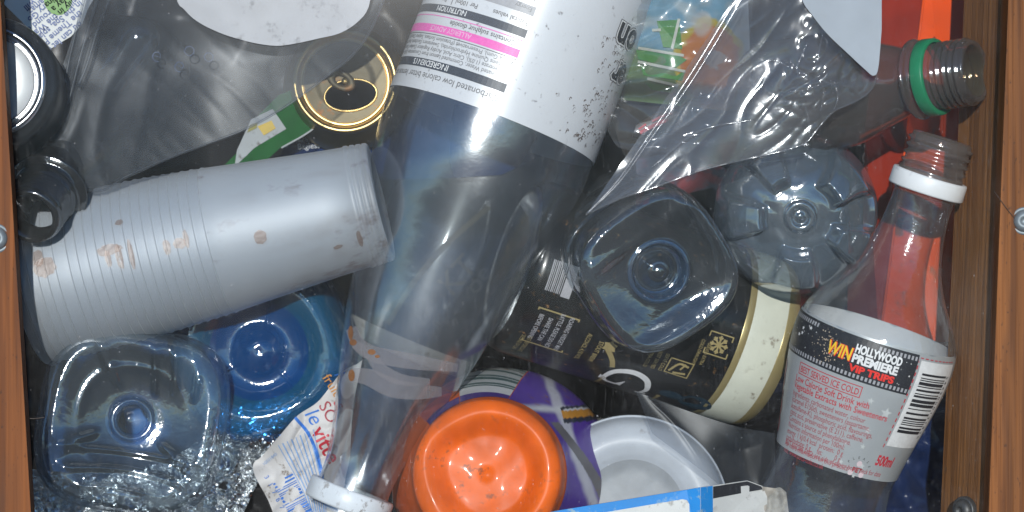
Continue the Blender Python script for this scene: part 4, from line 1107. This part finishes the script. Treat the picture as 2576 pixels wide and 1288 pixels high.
def cuv(px, py):
    a, z = fr.hit(px, py, tb_f); return 36 - a * 195.0, L0 - z
pr = Print(cola(2.4))
pr.rect(-400, -6, 120, -112, K, 40, 6)
pr.build(lab_, 'film_strip')
pr = Print(cola(3.2)); rnd = random.Random(2)
for k in range(46):
    u = -330 + k * 10.0
    if not (-150 < u < 20): pr.rect(u, -12, u + 5.5, -22, LGREY, 1)
    pr.rect(u, -97, u + 5.5, -107, LGREY, 1)
for k in range(70):
    u, v = rnd.uniform(-330, 110), rnd.uniform(-92, -28)
    if -140 < u < 78: continue
    pr.star(u, v, rnd.choice((1.5, 2, 2, 3, 6)), WH, 5)
for k in range(110): pr.disc(rnd.gauss(-92, 24), rnd.gauss(-58, 20), rnd.uniform(.8, 2.2), ink('glitter', (.5, .4, .3)), 5)
for o in pr.build(lab_, 'film_print'): o['kind'] = 'stuff'
pr = Print(cola(4.0))
pr.text('WIN', -98, -70, 46, BRED, bold=.05, width=62, shear=.1); 
pr.text('HOLLYWOOD', -32, -44, 29, WH, bold=.05, width=112); pr.text('PREMIERE', -33, -69, 29, WH, bold=.05, width=110); pr.text('VIP TRIPS', -33, -92, 24, BRED, bold=.05, width=108)
pr.build(lab_)
pr = Print(cola(4.8)); pr.text('WIN', -99, -69, 45, YEL, bold=.02, width=61, shear=.1)
pr.build(lab_)
pr = Print(cola(2.4))
pr.frame(-172, -152, 12, -122, 2, RED); pr.text('BEST SERVED ICE COLD', -166, -146, 24, RED, width=172, bold=.008)
yy = -172
for i, (t, s_, u, b) in enumerate([('Low Calorie Soft Drink with', 24, -180, .008), ('Vegetable Extracts with Sweeteners', 24, -182, .008), ('Ingredients: carbonated water, colour', 20, -182, 0), ('(caramel E150d), sweeteners (aspartame,', 20, -182, 0), ('acesulfame-K), phosphoric acid, flavourings,', 20, -182, 0), ('citric acid, preservative (E 211), caffeine.', 20, -182, 0), ('Contains a source of phenylalanine.', 20, -182, 0), ('Nutrition information per 100ml:', 20, -182, 0), ('energy: 1 kJ/0.4 kcal  protein:  0 g', 20, -182, 0), ('carbohydrate: 0 g     fat:         0 g', 20, -182, 0), ('For more information on this product', 20, -182, 0), ('visit: www.coca-cola.co.uk', 20, -182, 0)]):
    pr.text(t, u, yy, s_, RED if i < 2 else DRED, sx=(.80 if i < 2 else .74), bold=b); yy -= 19 if i < 2 else 16.5
pr.text('BEST BEFORE END: see side of cap or bottle neck for date', -182, -338, 19, DRED, sx=.74, bold=.004)
pr.text('500ml', 120, -308, 38, RED, bold=.04, sx=.68); pr.text('e', 188, -306, 26, LGREY)
pr.text('coke', -262, -330, 120, DRED, rot=radians(90), bold=.05, sx=.8)
for u, v, s_ in ((88, -170, 16), (60, -226, 9), (64, -270, 8), (40, -150, 9), (84, -320, 9), (20, -324, 7), (70, -350, 7)): pr.star(u, v, s_, ink('label_star', (.50, .52, .52)))
u, v = 74, -334
pr.text('PET', u, v - 6, 19, RED, align='c', bold=.02)
for k in range(3):
    a = radians(90 + 120 * k); pr.disc(u + 20 * cos(a), v + 18 * sin(a), 8, ink('pink_white', (.62, .5, .52)), 12)
pr.text('PET', u, v - 6, 19, RED, align='c', bold=.02)
for i, t in enumerate('PLEASE'): a = radians(150 - 24 * i); pr.text(t, u + 34 * cos(a), v + 31 * sin(a), 10, K, rot=a - pi / 2, align='c')
for i, t in enumerate('RECYCLE'): a = radians(215 + 18 * i); pr.text(t, u + 38 * cos(a), v + 35 * sin(a), 10, K, rot=a + pi / 2, align='c')
pr.build(lab_)
pr = Print(cola(2.8))
pr.rect(128, -18, 262, -252, WH, 14, 8)
for k in range(14): pr.rect(120, -14 - k * 18, 123, -24 - k * 18, RED, 1)
for k in range(9): pr.rect(124 + k * 15, -11, 133 + k * 15, -13.5, RED, 1)
pr.build(lab_, 'barcode_panel')
pr = Print(cola(3.5))
pr.barcode(140, -48, 232, -220, K, along='v', seed=9)
for i, t in enumerate('5449000131836'): pr.text(t, 236, -48 - i * 14, 17, K, rot=radians(-90))
pr.build(lab_, 'barcode')

# ------------------------------------------------------------------ clear bag with white corner, top right
Bq = [(1476, 566), (1500, 556), (1600, 540), (1720, 520), (1830, 484), (1920, 420), (2018, 364), (2036, 352), (2046, 338), (2070, 308), (2102, 278), (2150, 256), (2186, 232), (2204, 200), (2212, 110)]
Bq = [(1474, 540), (1560, 500), (1650, 470), (1760, 430), (1870, 402), (1960, 382), (2018, 364), (2036, 352), (2046, 338), (2070, 308), (2102, 278), (2150, 256), (2186, 232), (2204, 200), (2214, 90)]
Tq = [(1900, -80), (1940, -80), (2000, -80), (2060, -80), (2120, -80), (2222, -80)]
def bag2_y(u, v, x, y):
    r1 = (1 - abs(N3((x + y) / 70, (x - y) / 260, 5))) ** 6; r2 = (1 - abs(N3(x / 46, y / 46, 11))) ** 5; m = exp(-((x - 2080) / 110) ** 2 - ((y - 190) / 110) ** 2)
    return .026 - .010 * sin(pi * u) - .006 * m + .0004 * r1 + .0016 * r2 * m + .003 * N3(x / 240, y / 240, 7) + .008 * sstep(.75, .2, v) * 0
c0 = W(1950, 200, .026)
e = empty('clear_bag', Matrix.Translation(c0), 'crinkled clear bag with a white triangular corner, upper right', 'bag')
V, F, _ = sheet(Tq, Bq, 150, 90, bag2_y); mesh_obj('front_film', [v - c0 for v in V], F, bag_m2, e)
V, F, _ = sheet(Tq, Bq, 80, 50, lambda u, v, x, y: bag2_y(u, 1, x, y) + .0015 + .014 * sin(pi * u) * sin(pi * v)); mesh_obj('back_film', [v - c0 for v in V], F, bag_m2, e)
hem = [W(*pline(Bq, i / 90), bag2_y(i / 90, 1, *pline(Bq, i / 90)) - .0003) - c0 for i in range(91)]
mesh_obj('seam', *tube(hem, .0004, 6), bag_m2, e)
for pts in ([(2040, 90), (2012, 150), (2004, 178), (2018, 186), (2050, 170), (2062, 120), (2070, 84)], [(2024, 262), (2034, 300), (2036, 350)], [(1925, 158), (1950, 152), (1985, 170)], [(1980, 232), (2024, 226), (2066, 212)], [(2062, 200), (2072, 232), (2064, 280)],
            [(2050, 190), (2090, 210), (2120, 205)], [(2098, 276), (2108, 240), (2090, 200)], [(1640, 420), (1760, 330), (1900, 300)], [(2110, 214), (2150, 222), (2166, 246)]):
    P = [W(*pline(pts, i / 30), bag2_y((pline(pts, i / 30)[0] - 1500) / 720, .6, *pline(pts, i / 30)) - .0004) - c0 for i in range(31)]
    mesh_obj('crease', *tube(P, lambda t: .00015 + .0005 * sin(pi * t), 6), bag_m2, e)
for off, rr in ((0, .0007), (14, .0005)):
    pts = [(1868 + off, -40), (1850 + off, 0), (1730 + off, 198), (1618 + off * .7, 362), (1547 + off * .5, 463), (1474, 540)]
    P = [W(*pline(pts, i / 60), .0255 - .0007) - c0 for i in range(61)]; mesh_obj('seam', *tube(P, rr, 6), bag_m2, e)
wl = [(2010, -60), (2018, 0), (2040, 34), (2080, 84), (2130, 132), (2180, 176), (2192, 188), (2206, 186), (2211, 160), (2215, 90), (2218, 0), (2220, -60)]
def wl_surf(u, v):
    x = lerp(2012, 2218, u); lo = [(2010, -60)] + wl[1:8]
    yb = smooth_tab([(2010, -40), (2018, 0), (2040, 34), (2080, 84), (2130, 132), (2180, 178), (2198, 190), (2210, 168), (2219, 60)], x)
    y = lerp(-80, yb, v); return W(x, y, .0135 + .0003 * N3(x / 60, y / 60, 3)) - c0
V, F, _ = grid(wl_surf, 60, 40); mesh_obj('white_corner', V, F, m_solid('white_print', (.34, .37, .41), .6, spec=.1, var=.1, vscale=60, dirt=.3, dirtcol=(.3, .32, .34)), e)

V, F, _ = sheet([(1600, 985), (1720, 1030), (1850, 1072), (1950, 1090)], [(1640, 1090), (1760, 1180), (1850, 1250), (1950, 1290)], 50, 40, lambda u, v, x, y: .040 - .004 * sin(pi * u) + .004 * N3(x / 200, y / 200, 3) + .0006 * (1 - abs(N3((x - y) / 70, (x + y) / 300, 4))) ** 6)
tag(mesh_obj('clear_film', V, F, bag_m), 'loose piece of clear film between the milk bottle and the cola bottle', 'film')
# ------------------------------------------------------------------ blue edged carton, bottom
c0 = W(1650, 1270, .016)
cart_w = m_solid('carton_white', (.62, .62, .60), .55, var=.12, vscale=80, dirt=.5, dirtcol=(.2, .18, .16)); cart_b = m_solid('carton_blue', (.012, .23, .62), .45, var=.15, vscale=80, dirt=.5, dirtcol=(.3, .4, .4))
e = empty('carton', Matrix.Translation(c0), 'white carton with blue edges and a black stripe, standing along the bottom edge', 'carton')
fl = [W(1330, 1300, .020), W(1400, 1285, .018), W(1728, 1232, .012), W(1762, 1226, .010), W(1762, 1420, .010), W(1330, 1420, .020)]
rt_ = [W(1762, 1226, .010), W(1880, 1209, .030), W(1918, 1223, .034), W(1930, 1250, .036), W(1930, 1420, .036), W(1762, 1420, .010)]
V, F = extrude_poly([p - c0 for p in fl], Vector((0, .001, 0))); mesh_obj('front_panel', V, F, cart_b, e, smooth=False)
V, F = extrude_poly([p - c0 for p in rt_], Vector((0, .001, 0))); mesh_obj('side_panel', V, F, cart_w, e, smooth=False)
ycar = lambda u: lerp(.020, .010, (u - 1330) / 432.) if u < 1762 else interp([(1762, .010), (1880, .030), (1918, .034), (1930, .036)], u)
pr = Print(lambda u, v: W(u, -v, ycar(u) - .0006) - c0)
pr.poly([(1440, -1302), (1480, -1296), (1716, -1256), (1728, -1258), (1734, -1268), (1738, -1420), (1420, -1420)], cart_w)
pr.poly([(1763, -1226), (1793, -1222), (1795, -1420), (1763, -1420)], cart_b)
pr.poly([(1794, -1224), (1880, -1210.5), (1880, -1238), (1794, -1254)], K); pr.poly([(1880, -1210.5), (1916, -1224), (1918, -1231), (1880, -1238)], K)
rnd = random.Random(4)
for k in range(9): x = rnd.uniform(1480, 1720); pr.rect(x, -1288 - rnd.uniform(-22, 6) + (1720 - x) * -.15, x + 1.6, -1300 + (1720 - x) * -.15, GREYT, 1)
pr.build(e, 'print')
c1 = W(1955, 1270, .036)
V, F, _ = sheet([(1918, 1224), (1950, 1228), (1962, 1226), (1978, 1238)], [(1926, 1420), (1950, 1420), (1970, 1420), (2000, 1420)], 24, 40, lambda u, v, x, y: .036 + .004 * N3(x / 20, y / 40, 3) - .003 * crumple((x, y), 1 / 30, 2))
tag(mesh_obj('torn_card', V, F, m_solid('torn_card', (.44, .40, .35), .7, var=.2, vscale=120, bump=.4, bscale=200)), 'torn beige cardboard scrap beside the white carton at the bottom edge', 'cardboard')
